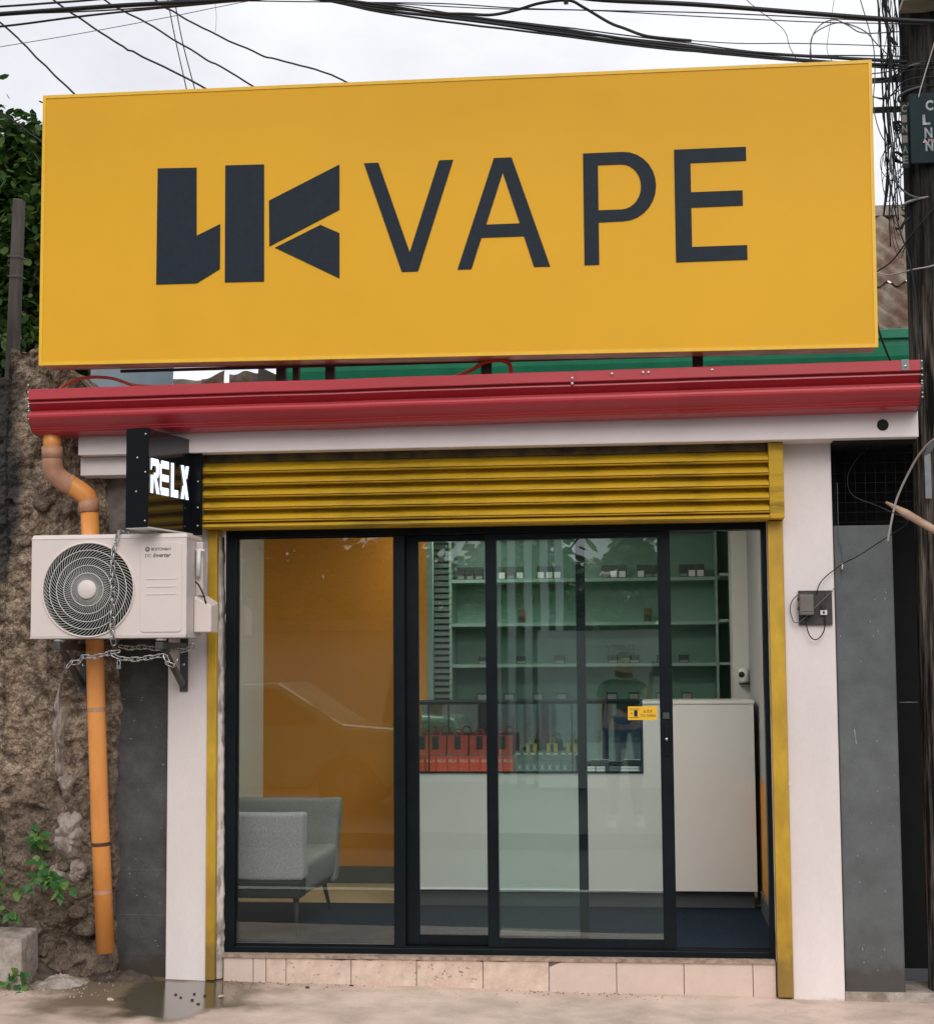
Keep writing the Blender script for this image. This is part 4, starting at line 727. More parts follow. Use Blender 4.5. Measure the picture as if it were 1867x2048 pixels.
obj('hose', MB().tube(spline([(-1.0, -.12, 2.95), (-.93, -.15, 2.985), (-.84, -.17, 3.02), (-.78, -.2, 3.045), (-.70, -.22, 3.05), (-.66, -.2, 3.03), (-.66, -.18, 2.99), (-.72, -.16, 2.96)], 6), .011, 8), 'hose', label='orange hose loop around the middle billboard post', cat='hose')
obj('red_offcut', MB().hexa([(.16, -.2, 2.96), (.36, -.2, 2.965), (.36, -.1, 2.965), (.16, -.1, 2.96)], [(.16, -.21, 2.985), (.35, -.2, 3.0), (.35, -.12, 3.0), (.16, -.12, 2.985)]), 'gutter', label='red sheet offcut lying behind the right part of the gutter', cat='offcut')
obj('cloth_scrap', MB().tube(spline([(-.12, -.16, 2.975), (-.05, -.18, 2.985), (.0, -.16, 2.99), (.06, -.18, 2.985), (.14, -.16, 2.99)], 4), [.006 + .006 * random.random() for _ in range(17)], 6), 'box_white', label='twisted white rag lying along the top of the gutter', cat='rag')

# ================================================================== BILLBOARD
BB = thing('billboard', 'large yellow signboard reading UK VAPE above the red gutter', 'sign', (-0.95, -0.3, 3.05))
c4 = [(-2.957, 3.062), (1.062, 3.036), (1.070, 4.404), (-2.957, 4.420)]
obj('sign_face', MB().prism(c4, -.350, -.335), 'sign_yellow', BB)
obj('sign_box', MB().prism([(-2.950, 3.068), (1.056, 3.042), (1.064, 4.398), (-2.950, 4.414)], -.3345, -.185), 'sign_under', BB)
def bar(a, b, w, y0, y1):
    d = Vector((b[0] - a[0], b[1] - a[1])).normalized(); n_ = Vector((-d.y, d.x)) * w; return [(a[0], a[1]), (b[0], b[1]), (b[0] + n_.x, b[1] + n_.y), (a[0] + n_.x, a[1] + n_.y)]
cs = c4
for i in range(4): obj('sign_trim', MB().prism(bar(cs[i], cs[(i + 1) % 4], .016, 0, 0), -.3535 - .0002 * (i % 2), -.3502), 'sign_edge', BB)
LT = {'U': [(-2.368, 4.025), (-2.173, 4.021), (-2.170, 3.681), (-2.053, 3.735), (-2.053, 3.512), (-2.168, 3.445), (-2.370, 3.446)],
      'bar': [(-2.029, 4.026), (-1.836, 4.023), (-1.834, 3.443), (-2.028, 3.445)],
      'K1': [(-1.811, 3.842), (-1.464, 4.007), (-1.464, 3.783), (-1.808, 3.615)], 'K2': [(-1.781, 3.608), (-1.557, 3.712), (-1.464, 3.668), (-1.464, 3.446)],
      'V': [(-1.344, 4.008), (-1.273, 4.008), (-1.122, 3.562), (-0.978, 4.007), (-0.909, 4.007), (-1.082, 3.467), (-1.161, 3.467)],
      'E': [(0.143, 4.011), (0.479, 4.011), (0.479, 3.944), (0.219, 3.943), (0.219, 3.802), (0.459, 3.802), (0.459, 3.729), (0.219, 3.728), (0.219, 3.539), (0.475, 3.539), (0.475, 3.469), (0.143, 3.468)]}
def inset_line(poly): return poly
def polymesh(outer, holes, y0, y1):
    b = bmesh.new(); rings = [outer] + holes; edges = []
    for rg in rings:
        v = [b.verts.new((x, y0, z)) for x, z in rg]; edges += [b.edges.new((v[i], v[(i + 1) % len(v)])) for i in range(len(v))]
    bmesh.ops.triangle_fill(b, edges=edges, use_beauty=True); g = bmesh.ops.extrude_face_region(b, geom=list(b.faces))
    for e in g['geom']:
        if isinstance(e, bmesh.types.BMVert): e.co.y = y1
    b.verts.index_update(); mb = MB().add([tuple(v.co) for v in b.verts], [tuple(v.index for v in f.verts) for f in b.faces]); b.free(); return mb
for k_, p in LT.items(): obj('letter', polymesh(p, [], -.3535, -.3502), 'letter', BB)
obj('letter', polymesh([(-.713, 4.007), (-.628, 4.007), (-.449, 3.469), (-.526, 3.469), (-.573, 3.62), (-.776, 3.62), (-.825, 3.469), (-.892, 3.469)], [[(-.671, 3.934), (-.592, 3.683), (-.753, 3.683)]], -.3535, -.3502), 'letter', BB)
def arc(cx, cz, rx, rz, a0, a1, n=14): return [(cx + rx * cos(radians(a0 + (a1 - a0) * k / n)), cz + rz * sin(radians(a0 + (a1 - a0) * k / n))) for k in range(n + 1)]
obj('letter', polymesh([(-.287, 3.469), (-.287, 4.011)] + arc(-.10, 3.843, .156, .168, 90, -90) + [(-.217, 3.673), (-.217, 3.469)], [[(-.217, 3.951)] + arc(-.108, 3.8415, .093, .1095, 90, -90) + [(-.217, 3.732)]], -.3535, -.3502), 'letter', BB)
for x, w, m_ in ((-1.79, .045, 'blackpost'), (-1.715, .03, 'brown'), (-1.545, .045, 'blackpost'), (-.775, .05, 'blackpost'), (.24, .05, 'blackpost')):
    obj('support_post', MB().box(x - w / 2, x + w / 2, -.184, -.14, 2.94, 4.2), m_, BB)
obj('top_bracket', MB().box(-.835, -.72, -.25, -.16, 4.404, 4.440), 'bracket', BB)
obj('bottom_seam', MB().box(-2.6, 1.03, -.186, -.178, 3.047, 3.062), 'bracket', BB)

# ================================================================== LIGHT-BOX SIGN
RX = thing('lightbox_sign', 'black projecting light-box sign with lit white RELX letters on the left pillar', 'sign', (-2.32, -.3, 2.24))
N0 = Vector((-2.3365, -.56)); ax = Vector((-2.236, -.105)) - N0; Ls = ax.length; ax.normalize(); lat = Vector((-ax.y, ax.x))  # lat points left
def rx(u, w, z): p = N0 + ax * u + lat * w; return (p.x, p.y, z)
def rbox(mb, u0, u1, w0, w1, z0, z1, mi=0): return mb.hexa([rx(u0, w0, z0), rx(u1, w0, z0), rx(u1, w1, z0), rx(u0, w1, z0)], [rx(u0, w0, z1), rx(u1, w0, z1), rx(u1, w1, z1), rx(u0, w1, z1)], mi)
obj('case', rbox(MB(), 0.004, Ls - .03, .004, .108, 2.243, 2.708), 'relx_black', RX, bevel=.002)
obj('front_plate', rbox(MB(), -.003, .0035, -.002, .116, 2.240, 2.712), 'relx_matte', RX, bevel=.001)
obj('mounting_plate', rbox(MB(), Ls - .029, Ls - .01, -.045, .12, 2.234, 2.655), 'relx_matte', RX, bevel=.001)
obj('base_plate', rbox(MB(), 0.0, Ls - .03, -.004, .114, 2.236, 2.2425), 'box_white', RX)
CH = {'R': [[(0, 0), (.20, 0), (.24, .52), (0, .52)], [(0, .66), (0, 1), (.70, 1), (.84, .88), (.84, .58), (.66, .46), (.58, .46), (.58, .74), (.5, .80), (.12, .80)], [(.34, .60), (.54, .60), (.54, .48), (.88, 0), (.62, 0), (.34, .44)]],
      'E': [[(0, .78), (.02, 1), (.76, 1), (.76, .78)], [(.0, .40), (.0, .60), (.76, .60), (.76, .40)], [(0, 0), (0, .22), (.76, .22), (.76, 0)], [(-.10, .12), (-.10, .88), (-.01, .88), (-.01, .12)]],
      'L': [[(0, 0), (0, 1), (.24, 1), (.24, .22), (.72, .22), (.72, 0)]],
      'X': [[(0, 1), (.26, 1), (.82, 0), (.56, 0)], [(.56, 1), (.82, 1), (.62, .62), (.49, .84)], [(0, 0), (.26, 0), (.37, .2), (.22, .40)]]}
u0 = .03; uw = (Ls - .078) / 4.0
for k, ch in enumerate('RELX'):
    mb = MB()
    for poly in CH[ch]:
        n = len(poly); uu = u0 + k * uw
        vs = [rx(uu + a * uw * .93 + (.0), .0025, 2.405 + b * .165) for a, b in poly] + [rx(uu + a * uw * .93, -.0015, 2.405 + b * .165) for a, b in poly]
        mb.add(vs, [tuple(range(n)), tuple(range(2 * n - 1, n - 1, -1))] + [(i, (i + 1) % n, n + (i + 1) % n, n + i) for i in range(n)])
    obj('lit_letter', mb, 'lit', RX)
for u, w, z in ((.0, .06, 2.41), (.0, .055, 2.57), (.0, .012, 2.50), (.0, .012, 2.27), (.0, .012, 2.68)):
    p = rx(-.004, w, z); inst('bolt', scr, RX, p, scale=(.6, .6, .6))
for z in (2.50, 2.37, 2.28): p = rx(Ls - .032, -.03, z); inst('bolt', scr, RX, p, scale=(.6, .6, .6))

# ================================================================== AIR CONDITIONER
AC = thing('air_conditioner', 'white outdoor air conditioning unit with round fan grille hung on the wall', 'air conditioner', (-2.56, -.29, 1.725))
ax0, ax1, az0, az1, ay0, ay1 = -2.948, -2.186, 1.726, 2.222, -.425, -.155
fc = (-2.605 - .0, 1.95); fc = (-2.665, 1.957); fr = .2245
n = 72; circ = [(fc[0] + fr * cos(2 * pi * k / n), fc[1] + fr * sin(2 * pi * k / n)) for k in range(n)]
fx0, fx1, fz0, fz1 = ax0, ax1 - .0, az0 + .012, az1 - .022
def rect_at(t):
    dx, dz = cos(t), sin(t); best = 9
    for lim, d in ((fx1 - fc[0], dx), (fx0 - fc[0], dx), (fz1 - fc[1], dz), (fz0 - fc[1], dz)):
        if abs(d) > 1e-9 and lim / d > 0: best = min(best, lim / d)
    return (fc[0] + dx * best, fc[1] + dz * best)
angs = [2 * pi * k / n for k in range(n)]; corners = [atan2(z - fc[1], x - fc[0]) % (2 * pi) for x in (fx0, fx1) for z in (fz0, fz1)]
for c_ in corners:
    k = min(range(n), key=lambda i: abs(angs[i] - c_)); angs[k] = c_
angs.sort(); circ = [(fc[0] + fr * cos(t), fc[1] + fr * sin(t)) for t in angs]; rct = [rect_at(t) for t in angs]
mb = MB(); vs = [(x, ay0, z) for x, z in rct] + [(fc[0] + (x - fc[0]) * 1.03, ay0, fc[1] + (z - fc[1]) * 1.03) for x, z in circ] + [(x, ay0 - .008, z) for x, z in circ] + [(x, ay0 + .05, z) for x, z in circ]
fs = []
for a in range(3): fs += [(a * n + k, a * n + (k + 1) % n, (a + 1) * n + (k + 1) % n, (a + 1) * n + k) for k in range(n)]
mb.add(vs, fs); obj('front_cover', mb, 'ac', AC)
obj('casing', MB().box(ax0, ax0 + .004, ay0 + .0005, ay1, az0, az1 - .02).box(ax1 - .004, ax1, ay0 + .0005, ay1, az0, az1 - .02).box(ax0 + .004, ax1 - .004, ay1 - .004, ay1, az0, az1 - .02).box(ax0 + .004, ax1 - .004, ay0 + .0005, ay1 - .004, az0, az0 + .004), 'ac_side', AC)
obj('top_lid', MB().hexa([(ax0 - .003, ay0 - .004, az1 - .022), (ax1 + .003, ay0 - .004, az1 - .022), (ax1 + .003, ay1, az1 - .022), (ax0 - .003, ay1, az1 - .022)], [(ax0 + .004, ay0 + .006, az1), (ax1 - .002, ay0 + .006, az1), (ax1 - .002, ay1, az1), (ax0 + .004, ay1, az1)]), 'ac', AC, bevel=.004)
obj('bottom_pan', MB().box(ax0, ax1, ay0 - .003, ay0 + .012, az0, az0 + .0115), 'ac_side', AC)
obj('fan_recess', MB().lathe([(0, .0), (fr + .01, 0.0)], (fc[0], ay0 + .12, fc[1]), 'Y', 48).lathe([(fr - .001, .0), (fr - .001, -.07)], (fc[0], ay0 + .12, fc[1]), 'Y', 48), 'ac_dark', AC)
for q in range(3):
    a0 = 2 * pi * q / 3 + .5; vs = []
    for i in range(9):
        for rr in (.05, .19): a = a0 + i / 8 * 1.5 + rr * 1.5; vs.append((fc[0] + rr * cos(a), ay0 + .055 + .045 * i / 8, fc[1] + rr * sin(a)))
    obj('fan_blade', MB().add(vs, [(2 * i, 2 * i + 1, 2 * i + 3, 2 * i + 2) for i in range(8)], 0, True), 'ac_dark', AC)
def dome(r): return ay0 - .004 - .016 * (1 - (r / fr) ** 2)
for r in (.079, .116, .153, .189): obj('grille_ring', MB().tube([(fc[0] + r * cos(2 * pi * k / 56), dome(r), fc[1] + r * sin(2 * pi * k / 56)) for k in range(56)], .0022, 6, closed=True), 'ac_wire', AC)
obj('grille_rim', MB().tube([(fc[0] + fr * cos(2 * pi * k / 72), ay0 - .006, fc[1] + fr * sin(2 * pi * k / 72)) for k in range(72)], .0042, 8, closed=True), 'ac', AC)
mb = MB(); nv = 68
for k in range(nv):
    pts = []
    for i in range(9):
        r = .046 + (fr - .048) * i / 8; a = 2 * pi * k / nv + -.95 * (i / 8) ** 1.15; pts.append((fc[0] + r * cos(a), dome(r) + .002, fc[1] + r * sin(a)))
    mb.tube(pts, .0021, 4, caps=False)
obj('grille_vanes', mb, 'ac_vane', AC, kind='stuff')
obj('hub_cap', MB().lathe([(0, -.010), (.040, -.010), (.0455, -.006), (.0455, .004)], (fc[0], dome(0.05), fc[1]), 'Y', 36), 'ac', AC)
# raised service panel with rounded corners
def rrect(x0, x1, z0, z1, r, n=5):
    o = []
    for cx_, cz_, a in ((x1 - r, z1 - r, 0), (x0 + r, z1 - r, 90), (x0 + r, z0 + r, 180), (x1 - r, z0 + r, 270)): o += arc(cx_, cz_, r, r, a, a + 90, n)
    return o
px0, px1, pz0, pz1 = -2.368, -2.214, 1.762, 2.178; px0 = (1035 / 3.676 - 1305) / 3280 * 7.575; px1 = (1333 / 3.676 - 1305) / 3280 * 7.575
px0 = (1035 / 3.676 - 1305) * .00231; px1 = (1335 / 3.676 - 1305) * .00231
px0, px1 = -2.364, -2.176; px0, px1 = (281.6 - 1305) * .002309, (363 - 1305) * .002309; pz0, pz1 = 1.752, 2.180
px1 = at(363.2, 1150, -.43)[0]; px0 = at(281.6, 1150, -.43)[0]
obj('service_panel', MB().prism(rrect(px0, px1, pz0, pz1, .016), ay0 - .005, ay0 - .0003), 'ac', AC, bevel=.002)
for z in (2.005, 1.968, 1.932): obj('panel_groove', MB().prism(rrect(px0 + .028, px1 - .024, z - .0035, z + .0035, .003, 2), ay0 - .0075, ay0 - .0052), 'ac', AC, bevel=.001)
mb = MB(); tx0 = px0 + .052; text_mb('BOSTONBAY', tx0, tx0 + .098, 2.139, 2.153, ay0 - .005, .0006, mb, bold=.02); text_mb('DC', px0 + .022, px0 + .052, 2.108, 2.123, ay0 - .005, .0006, mb); text_mb('Inverter', px0 + .060, px0 + .148, 2.107, 2.128, ay0 - .005, .0008, mb, shear=.35, bold=.02)
mb.lathe([(.005, -.0008), (.011, -.0008), (.011, 0)], (px0 + .033, ay0 - .005, 2.146), 'Y', 20)
obj('logo_print', mb, 'print', AC)
# right side: valve cover, pipes, cable
obj('valve_cover', MB().hexa([(-2.185, -.30, 1.752), (-2.100, -.30, 1.752), (-2.100, -.17, 1.752), (-2.185, -.17, 1.752)], [(-2.185, -.30, 1.925), (-2.100, -.30, 1.880), (-2.100, -.17, 1.90), (-2.185, -.17, 1.955)]), 'ac', AC, bevel=.006)
obj('valve_top', MB().box(-2.185, -2.15, -.27, -.2, 1.93, 2.19), 'ac_side', AC, bevel=.004)
obj('insulated_pipe', MB().tube([(-2.168, -.29, 2.02), (-2.165, -.29, 2.15)], .011, 10).tube([(-2.18, -.29, 2.15), (-2.135, -.29, 2.145)], .007, 8), 'box_white', AC)
obj('power_cable', MB().tube(spline([(-2.175, -.31, 1.995), (-2.155, -.315, 1.975), (-2.135, -.31, 1.93), (-2.125, -.30, 1.89)], 5), .004, 6), 'cable', AC)
for x in (at(118, 1290, -.4)[0], at(322, 1290, -.4)[0]):
    obj('rubber_foot', MB().lathe([(0, .0), (.024, 0), (.026, .008), (.024, .013), (0, .013)], (x, ay0 + .03, 1.712), 'Z', 18), 'ac_side', AC)
for q, (x, lab) in enumerate(((at(118, 1290, -.4)[0], 'dark steel wall bracket under the left of the air conditioner'), (at(322, 1290, -.4)[0], 'dark steel wall bracket under the right of the air conditioner'))):
    bk = thing('wall_bracket', lab, 'bracket', (x, -.1, 1.5), 'brackets under the air conditioner')
    yb = -.012 if q else -.05
    obj('arm', MB().box(x - .018, x + .018, -.43, yb, 1.672, 1.705), 'bracket', bk, bevel=.002)
    obj('brace', MB().hexa([(x - .012, -.36, 1.668), (x + .012, -.36, 1.668), (x + .012, -.33, 1.670), (x - .012, -.33, 1.670)][::1], [(x - .012, yb - .03, 1.49), (x + .012, yb - .03, 1.49), (x + .012, yb, 1.51), (x - .012, yb, 1.51)]), 'bracket', bk)
    obj('wall_rail', MB().box(x - .020, x + .020, yb, yb + .012, 1.465, 1.76), 'bracket', bk, bevel=.002)
    for z in (1.50, 1.60): inst('bolt', scr, bk, (x, yb - .003, z))
# chains
lk_pts = []
for k in range(20):
    t = 2 * pi * k / 20; a, b = cos(t), sin(t); lk_pts.append(((.0095 * (1 if a > 0 else -1)) * min(1, abs(a) * 1.6), 0, .0115 * (1 if b > 0 else -1) + .0085 * b if abs(b) > .25 else .046 * b))
lk_pts = [(.0085 * cos(t), 0, .010 * (1 if sin(t) >= 0 else -1) + .0085 * sin(t)) for t in [2 * pi * (k + .5) / 16 for k in range(16)]]
link = mesh_of('link', MB().tube(lk_pts, .0024, 6, closed=True), [M['chain']], (0, 0, 0))
def chain(lab, pts, n=None, name='chain', step=.0295):
    P = spline(pts, 24); Ln = [0]
    for a, b in zip(P, P[1:]): Ln.append(Ln[-1] + (b - a).length)
    n = max(2, int(Ln[-1] / step)); t = thing(name, lab, 'chain', tuple(P[0]), 'galvanised chains around the air conditioner')
    for k in range(n):
        d = (k + .5) / n * Ln[-1]; i = next(j for j in range(1, len(Ln)) if Ln[j] >= d); q = (d - Ln[i - 1]) / max(1e-9, Ln[i] - Ln[i - 1]); p = P[i - 1].lerp(P[i], q); dr = (P[i] - P[i - 1]).normalized()
        e = dr.to_track_quat('Z', 'Y').to_matrix().to_4x4() @ Matrix.Rotation(radians(90 * (k % 2) + random.uniform(-12, 12) + 35), 4, 'Z'); inst('link', link, t, tuple(p), e.to_euler(), (1.25, 1.25, 1.25))
def AW(px, py, Y=-.445): return at(px, py, Y)
def A2(x, y): return AW(60 + x / 5.406, 1240 + y / 5.406)
chain('chain hanging vertically over the fan grille', [(-2.50, -.30, 2.232), (-2.515, -.40, 2.235), (-2.520, -.437, 2.215), at(227, 1110, -.448), at(226, 1180, -.452), at(225, 1235, -.449), at(225, 1270, -.445), at(228, 1288, -.435)])
chain('lower chain looping from the left bracket to the padlock', [A2(425, 510), A2(440, 470), A2(530, 450), A2(580, 400), A2(700, 400), A2(800, 375), A2(900, 350), A2(960, 340)])
chain('lower chain from the padlock to the right bracket', [A2(900, 380), A2(990, 415), A2(1150, 425), A2(1300, 405), A2(1450, 390), A2(1500, 470), A2(1560, 480), A2(1590, 430)])
def A3(x, y): p = A2(x, y); return (p[0] * .985, p[1] + .15, p[2])
chain('upper rear chain strung between the two brackets', [A3(780, 280), A3(900, 300), A3(1040, 290), A3(1200, 310), A3(1400, 325), A3(1520, 320), A3(1600, 270)])
pl = thing('padlock', 'small brass-grey padlock hanging from the chains under the fan', 'padlock', A2(970, 500))
x, y, z = A2(960, 520); obj('lock_body', MB().box(x - .010, x + .012, y - .006, y + .006, z - .005, z + .014), 'galv', pl, bevel=.002); obj('shackle', MB().tube(spline([(x - .006, y, z + .014), (x - .006, y, z + .03), (x + .001, y, z + .037), (x + .008, y, z + .03), (x + .008, y, z + .014)], 4), .0025, 6), 'steel', pl)

# ================================================================== RIGHT SIDE
GW = obj('grey_wall', MB().box(.876, 1.153, .02, .22, .03, 2.243), 'greywall', bevel=.008, label='grey painted plaster wall between the right pillar and the pole', cat='wall')
mb = MB(); rg = random.Random(3)
for k in range(34): x = rg.uniform(.885, 1.145); z = rg.uniform(.12, 1.95); w = rg.uniform(.0012, .0032); mb.box(x, x + w, .0178, .0202, z, z + w * rg.uniform(.8, 4))
mb.hexa([(.955, .0178, 1.20), (.959, .0178, 1.20), (.959, .0202, 1.20), (.955, .0202, 1.20)], [(.949, .0178, 1.27), (.9515, .0178, 1.27), (.9515, .0202, 1.27), (.949, .0202, 1.27)])
obj('paint_flecks', mb, 'plate_pale', GW, kind='stuff')
obj('tape_scrap', MB().box(.634, .648, -.0012, -.0002, 1.005, 1.022), 'box_white', B)
mb = MB()
for k in range(26): x = rg.uniform(-2.65, -2.42); z = rg.uniform(.2, 1.5); w = rg.uniform(.0012, .0028); mb.box(x, x + w * rg.uniform(1, 4), .0578, .0605, z, z + w)
obj('paint_flecks', mb, 'plate_pale', B, kind='stuff')
mb = MB().box(.874, 1.262, -.094, .9, 2.634, 2.6395).box(.88, 3.0, .9, 1.0, 0.0, 2.74).box(2.95, 3.0, .2, .9, 0, 2.74).box(.876, .93, .36, .9, 0, 2.74).box(.88, 3.0, .3, .9, 2.66, 2.74)  # first box: dark sheet painting shade over the lit beam underside
obj('passage_with_shade_sheet', mb, 'dark', kind='structure')
obj('passage_sill', MB().box(.876, 3.0, .017, .3, -.02, .045), 'rough_pale', kind='structure')
GM = thing('wire_mesh', 'dark wire mesh screen above the grey wall in the opening', 'mesh screen', (1.02, .10, 2.24))
for k in range(9): x = .90 + k * .048; obj('wire', MB().tube([(x, .10, 2.243), (x, .10, 2.66)], .0012, 4), 'mesh_wire', GM)
for k in range(9): z = 2.265 + k * .048; obj('wire', MB().tube([(.88, .102, z), (1.40, .102, z)], .0012, 4), 'mesh_wire', GM)
obj('steel_rod', MB().tube([(1.165, .03, 1.395), (1.25, .03, 1.395)], .002, 6), 'galv', label='short pale rod across the dark gap beside the pole', cat='rod')
# pole: stands beside the wall, 0.12 m behind its face
PK = 8.12 / 7.5
def pk(mb):
    mb.v = [(x * PK, y + .62, (z - 1.57) * PK + 1.57) for x, y, z in mb.v]; return mb
# pole
PL = thing('utility_pole', 'weathered dark wooden utility pole at the right edge', 'utility pole', (1.445, .12, 0))
mb = MB(); n = 56; H = 9.3; rows = 155; vs = []
for j in range(rows + 1):
    z = -.35 + H * j / rows
    for k in range(n):
        t = 2 * pi * k / n; r = .172 - .0010 * z + .004 * noise.noise(Vector((cos(t) * 7, sin(t) * 7, z * .35))) + .0035 * noise.noise(Vector((cos(t) * 22, sin(t) * 22, z * 1.6)))
        vs.append((1.445 + r * cos(t), .12 + r * sin(t), z))
mb.add(vs, [(j * n + k, j * n + (k + 1) % n, (j + 1) * n + (k + 1) % n, (j + 1) * n + k) for j in range(rows) for k in range(n)], 0, True); obj('pole_shaft', mb, 'pole', PL, org=(1.445, .12, 0))
for z in (3.66, 4.17, 4.28): obj('steel_band', pk(MB().tube([(1.315 + .151 * cos(2 * pi * k / 32), -.5 + .151 * sin(2 * pi * k / 32), z + .006 * cos(2 * pi * k / 32)) for k in range(32)], .006, 5, closed=True)), 'steel' if z < 4 else 'galv', PL)
obj('strap', pk(MB().box(1.205, 1.232, -.662, -.658, 2.30, 2.50)), 'galv', PL); obj('strap', pk(MB().hexa([(1.203, -.667, 2.49), (1.236, -.667, 2.505), (1.236, -.66, 2.505), (1.203, -.66, 2.49)], [(1.222, -.69, 2.545), (1.262, -.69, 2.56), (1.262, -.683, 2.56), (1.222, -.683, 2.545)])), 'galv', PL)
obj('crossarm', pk(MB().box(.98, 1.6, -.37, -.33, 4.148, 4.166)), 'blackpost', PL); obj('crossarm', pk(MB().box(.98, 1.6, -.37, -.33, 4.292, 4.306)), 'blackpost', PL)
pb = thing('pole_box', 'beige equipment box mounted at the top of the utility pole', 'box', (1.5, -.1, 4.75))
obj('box_body', pk(MB().box(1.168, 1.62, -.80, -.655, 4.53, 5.2)), 'beige', pb, bevel=.01); obj('box_rim', pk(MB().box(1.155, 1.63, -.815, -.65, 4.505, 4.53)), 'beige', pb, bevel=.003)
pt = thing('stencilled_plate', 'dark green plate with white stencilled letters on the utility pole', 'sign', (1.46, -.06, 3.98))
obj('plate', pk(MB().box(1.184, 1.56, -.685, -.672, 3.800, 4.122)), 'plate', pt, bevel=.004)
mb = MB(); w = .034
for (s, x, z) in (('C', 1.255, 4.040), ('I', 1.306, 4.040), ('L', 1.240, 3.975), ('I', 1.292, 3.975), ('H', 1.315, 3.975), ('N', 1.247, 3.915), ('I', 1.302, 3.915), ('N', 1.249, 3.855), ('I', 1.304, 3.855)):
    text_mb(s, x, x + (.008 if s == 'I' else w), z, z + .047, -.685, .001, mb, bold=.035)
obj('stencil_letters', pk(mb), 'plate_pale', pt)
mb = text_mb('PLDT', 1.262, 1.345, 3.893, 3.909, -.687, .001); mb.prism([(1.237, 3.893), (1.257, 3.893), (1.247, 3.913)], -.688, -.686); obj('red_stamp', pk(mb), 'plate_red', pt)
mb = MB().box(1.150, 1.180, -.66, -.654, 3.79, 4.09); pe = thing('edge_plate', 'narrow grey notched plate beside the green plate on the pole', 'plate', (1.262, -.04, 3.97)); obj('strip', pk(mb), 'plate', pe)
mb = MB()
for k, s in enumerate('CINIAE'): z = 4.045 - k * .047; text_mb(s, 1.153, 1.176, z, z + .034, -.66, .001, mb, bold=.03)
obj('edge_letters', pk(mb), 'meter_grey', pe)
mb = text_mb('195', 1.235, 1.30, 1.795, 1.835, -.638, .001); obj('painted_number', pk(mb), 'plate_red', PL)
# stick
obj('bamboo_stick', pk(MB().tube([(1.042, -.60, 2.292), (1.12, -.63, 2.24), (1.22, -.70, 2.165), (1.40, -.78, 2.05)], [.006, .019, .018, .021], 7)), 'bamboo', label='pale split bamboo stick tied across the utility pole', cat='stick')
# meter board
MT = thing('meter_board', 'dark wooden board with grey breaker box on the right white pillar', 'meter', (.778, -.02, 1.765))
obj('board', MB().box(.700, .858, -.018, -.001, 1.766, 1.930), 'meter_wood', MT, bevel=.002)
obj('breaker_box', MB().box(.700, .766, -.075, -.019, 1.812, 1.910), 'meter_grey', MT, bevel=.006)
for z in (1.834, 1.880): obj('hinge', MB().box(.692, .6995, -.06, -.035, z, z + .016), 'bag_black', MT)
obj('cover_line', MB().box(.705, .761, -.0765, -.0751, 1.827, 1.829), 'bag_black', MT)
obj('socket', MB().box(.800, .832, -.034, -.019, 1.812, 1.836), 'box_white', MT, bevel=.003); obj('socket_hole', MB().lathe([(0, -.001), (.006, -.001), (.006, 0)], (.816, -.0345, 1.824), 'Y', 10), 'bag_black', MT)
obj('plug', MB().box(.806, .824, -.04, -.019, 1.836, 1.862), 'bag_black', MT, bevel=.003)
obj('cord', MB().tube(spline([(.732, -.03, 1.81), (.737, -.03, 1.745), (.757, -.03, 1.702), (.785, -.03, 1.698), (.812, -.03, 1.73), (.822, -.03, 1.78), (.818, -.03, 1.812)], 6), .003, 6), 'cable', MT)
obj('cord', MB().tube(spline([(.745, -.08, 1.914), (.705, -.06, 1.912), (.672, -.03, 1.885), (.660, -.02, 1.845), (.668, -.02, 1.80), (.682, -.03, 1.776), (.715, -.05, 1.79), (.77, -.07, 1.845), (.83, -.04, 1.90), (.86, -.02, 1.925)], 6), .0024, 6), 'cable_grey', MT)
obj('small_clip', MB().box(.632, .645, -.008, 0, 1.02, 1.035), 'white', MT) if False else None
def wire(lab, pts, r, m_='cable', k=6, name='cable', wob=0, grp=None, pole=False, back=False):
    if pole: pts = [(x * PK, y + .62, (z - 1.57) * PK + 1.57) for x, y, z in pts]
    if back: q = 8.05 / (8 + pts[-1][1]); pts = [(x * q, .05, (z - 1.57) * q + 1.57) for x, y, z in pts]
    q_ = [Vector(pts[0])]
    for b_ in pts[1:]:
        b_ = Vector(b_); a_ = q_[-1]; m_n = max(1, int((b_ - a_).length / .45))
        q_ += [a_.lerp(b_, j_ / m_n) for j_ in range(1, m_n + 1)]
    P = spline(q_, k)
    if wob: P = [p + Vector((0, 0, wob * noise.noise(Vector((i * .45, r * 900, 0))))) for i, p in enumerate(P)]
    return obj(name, MB().tube(P, r, 6), m_, label=lab, cat='cable', group=grp)
wire('thin black wire from the meter board up past the grey wall', [(.785, -.02, 1.91), (.80, -.03, 1.96), (.835, -.03, 2.00), (.875, -.02, 2.03), (.915, -.02, 2.058), (.98, -.10, 2.09), (1.07, -.25, 2.15), (1.15, -.44, 2.205), (1.14, -.45, 2.235), (1.09, -.44, 2.26), (1.02, -.40, 2.30), (.955, -.1, 2.38), (.95, .0, 2.48), (1.01, .05, 2.58), (1.08, .05, 2.64)], .0026)
wire('thin wire dropping along the right pillar corner', [(.90, .01, 2.45), (.90, .01, 2.20), (.912, .01, 2.13), (.915, .01, 2.05), (.905, .01, 1.98), (.86, -.02, 1.93)], .0016, 'cable_grey')
obj('wire_connector', MB().tube([(.913, -.0, 2.06), (.911, -.0, 2.03)], .004, 8), 'box_white', label='small white wire connector on the grey wall', cat='connector')
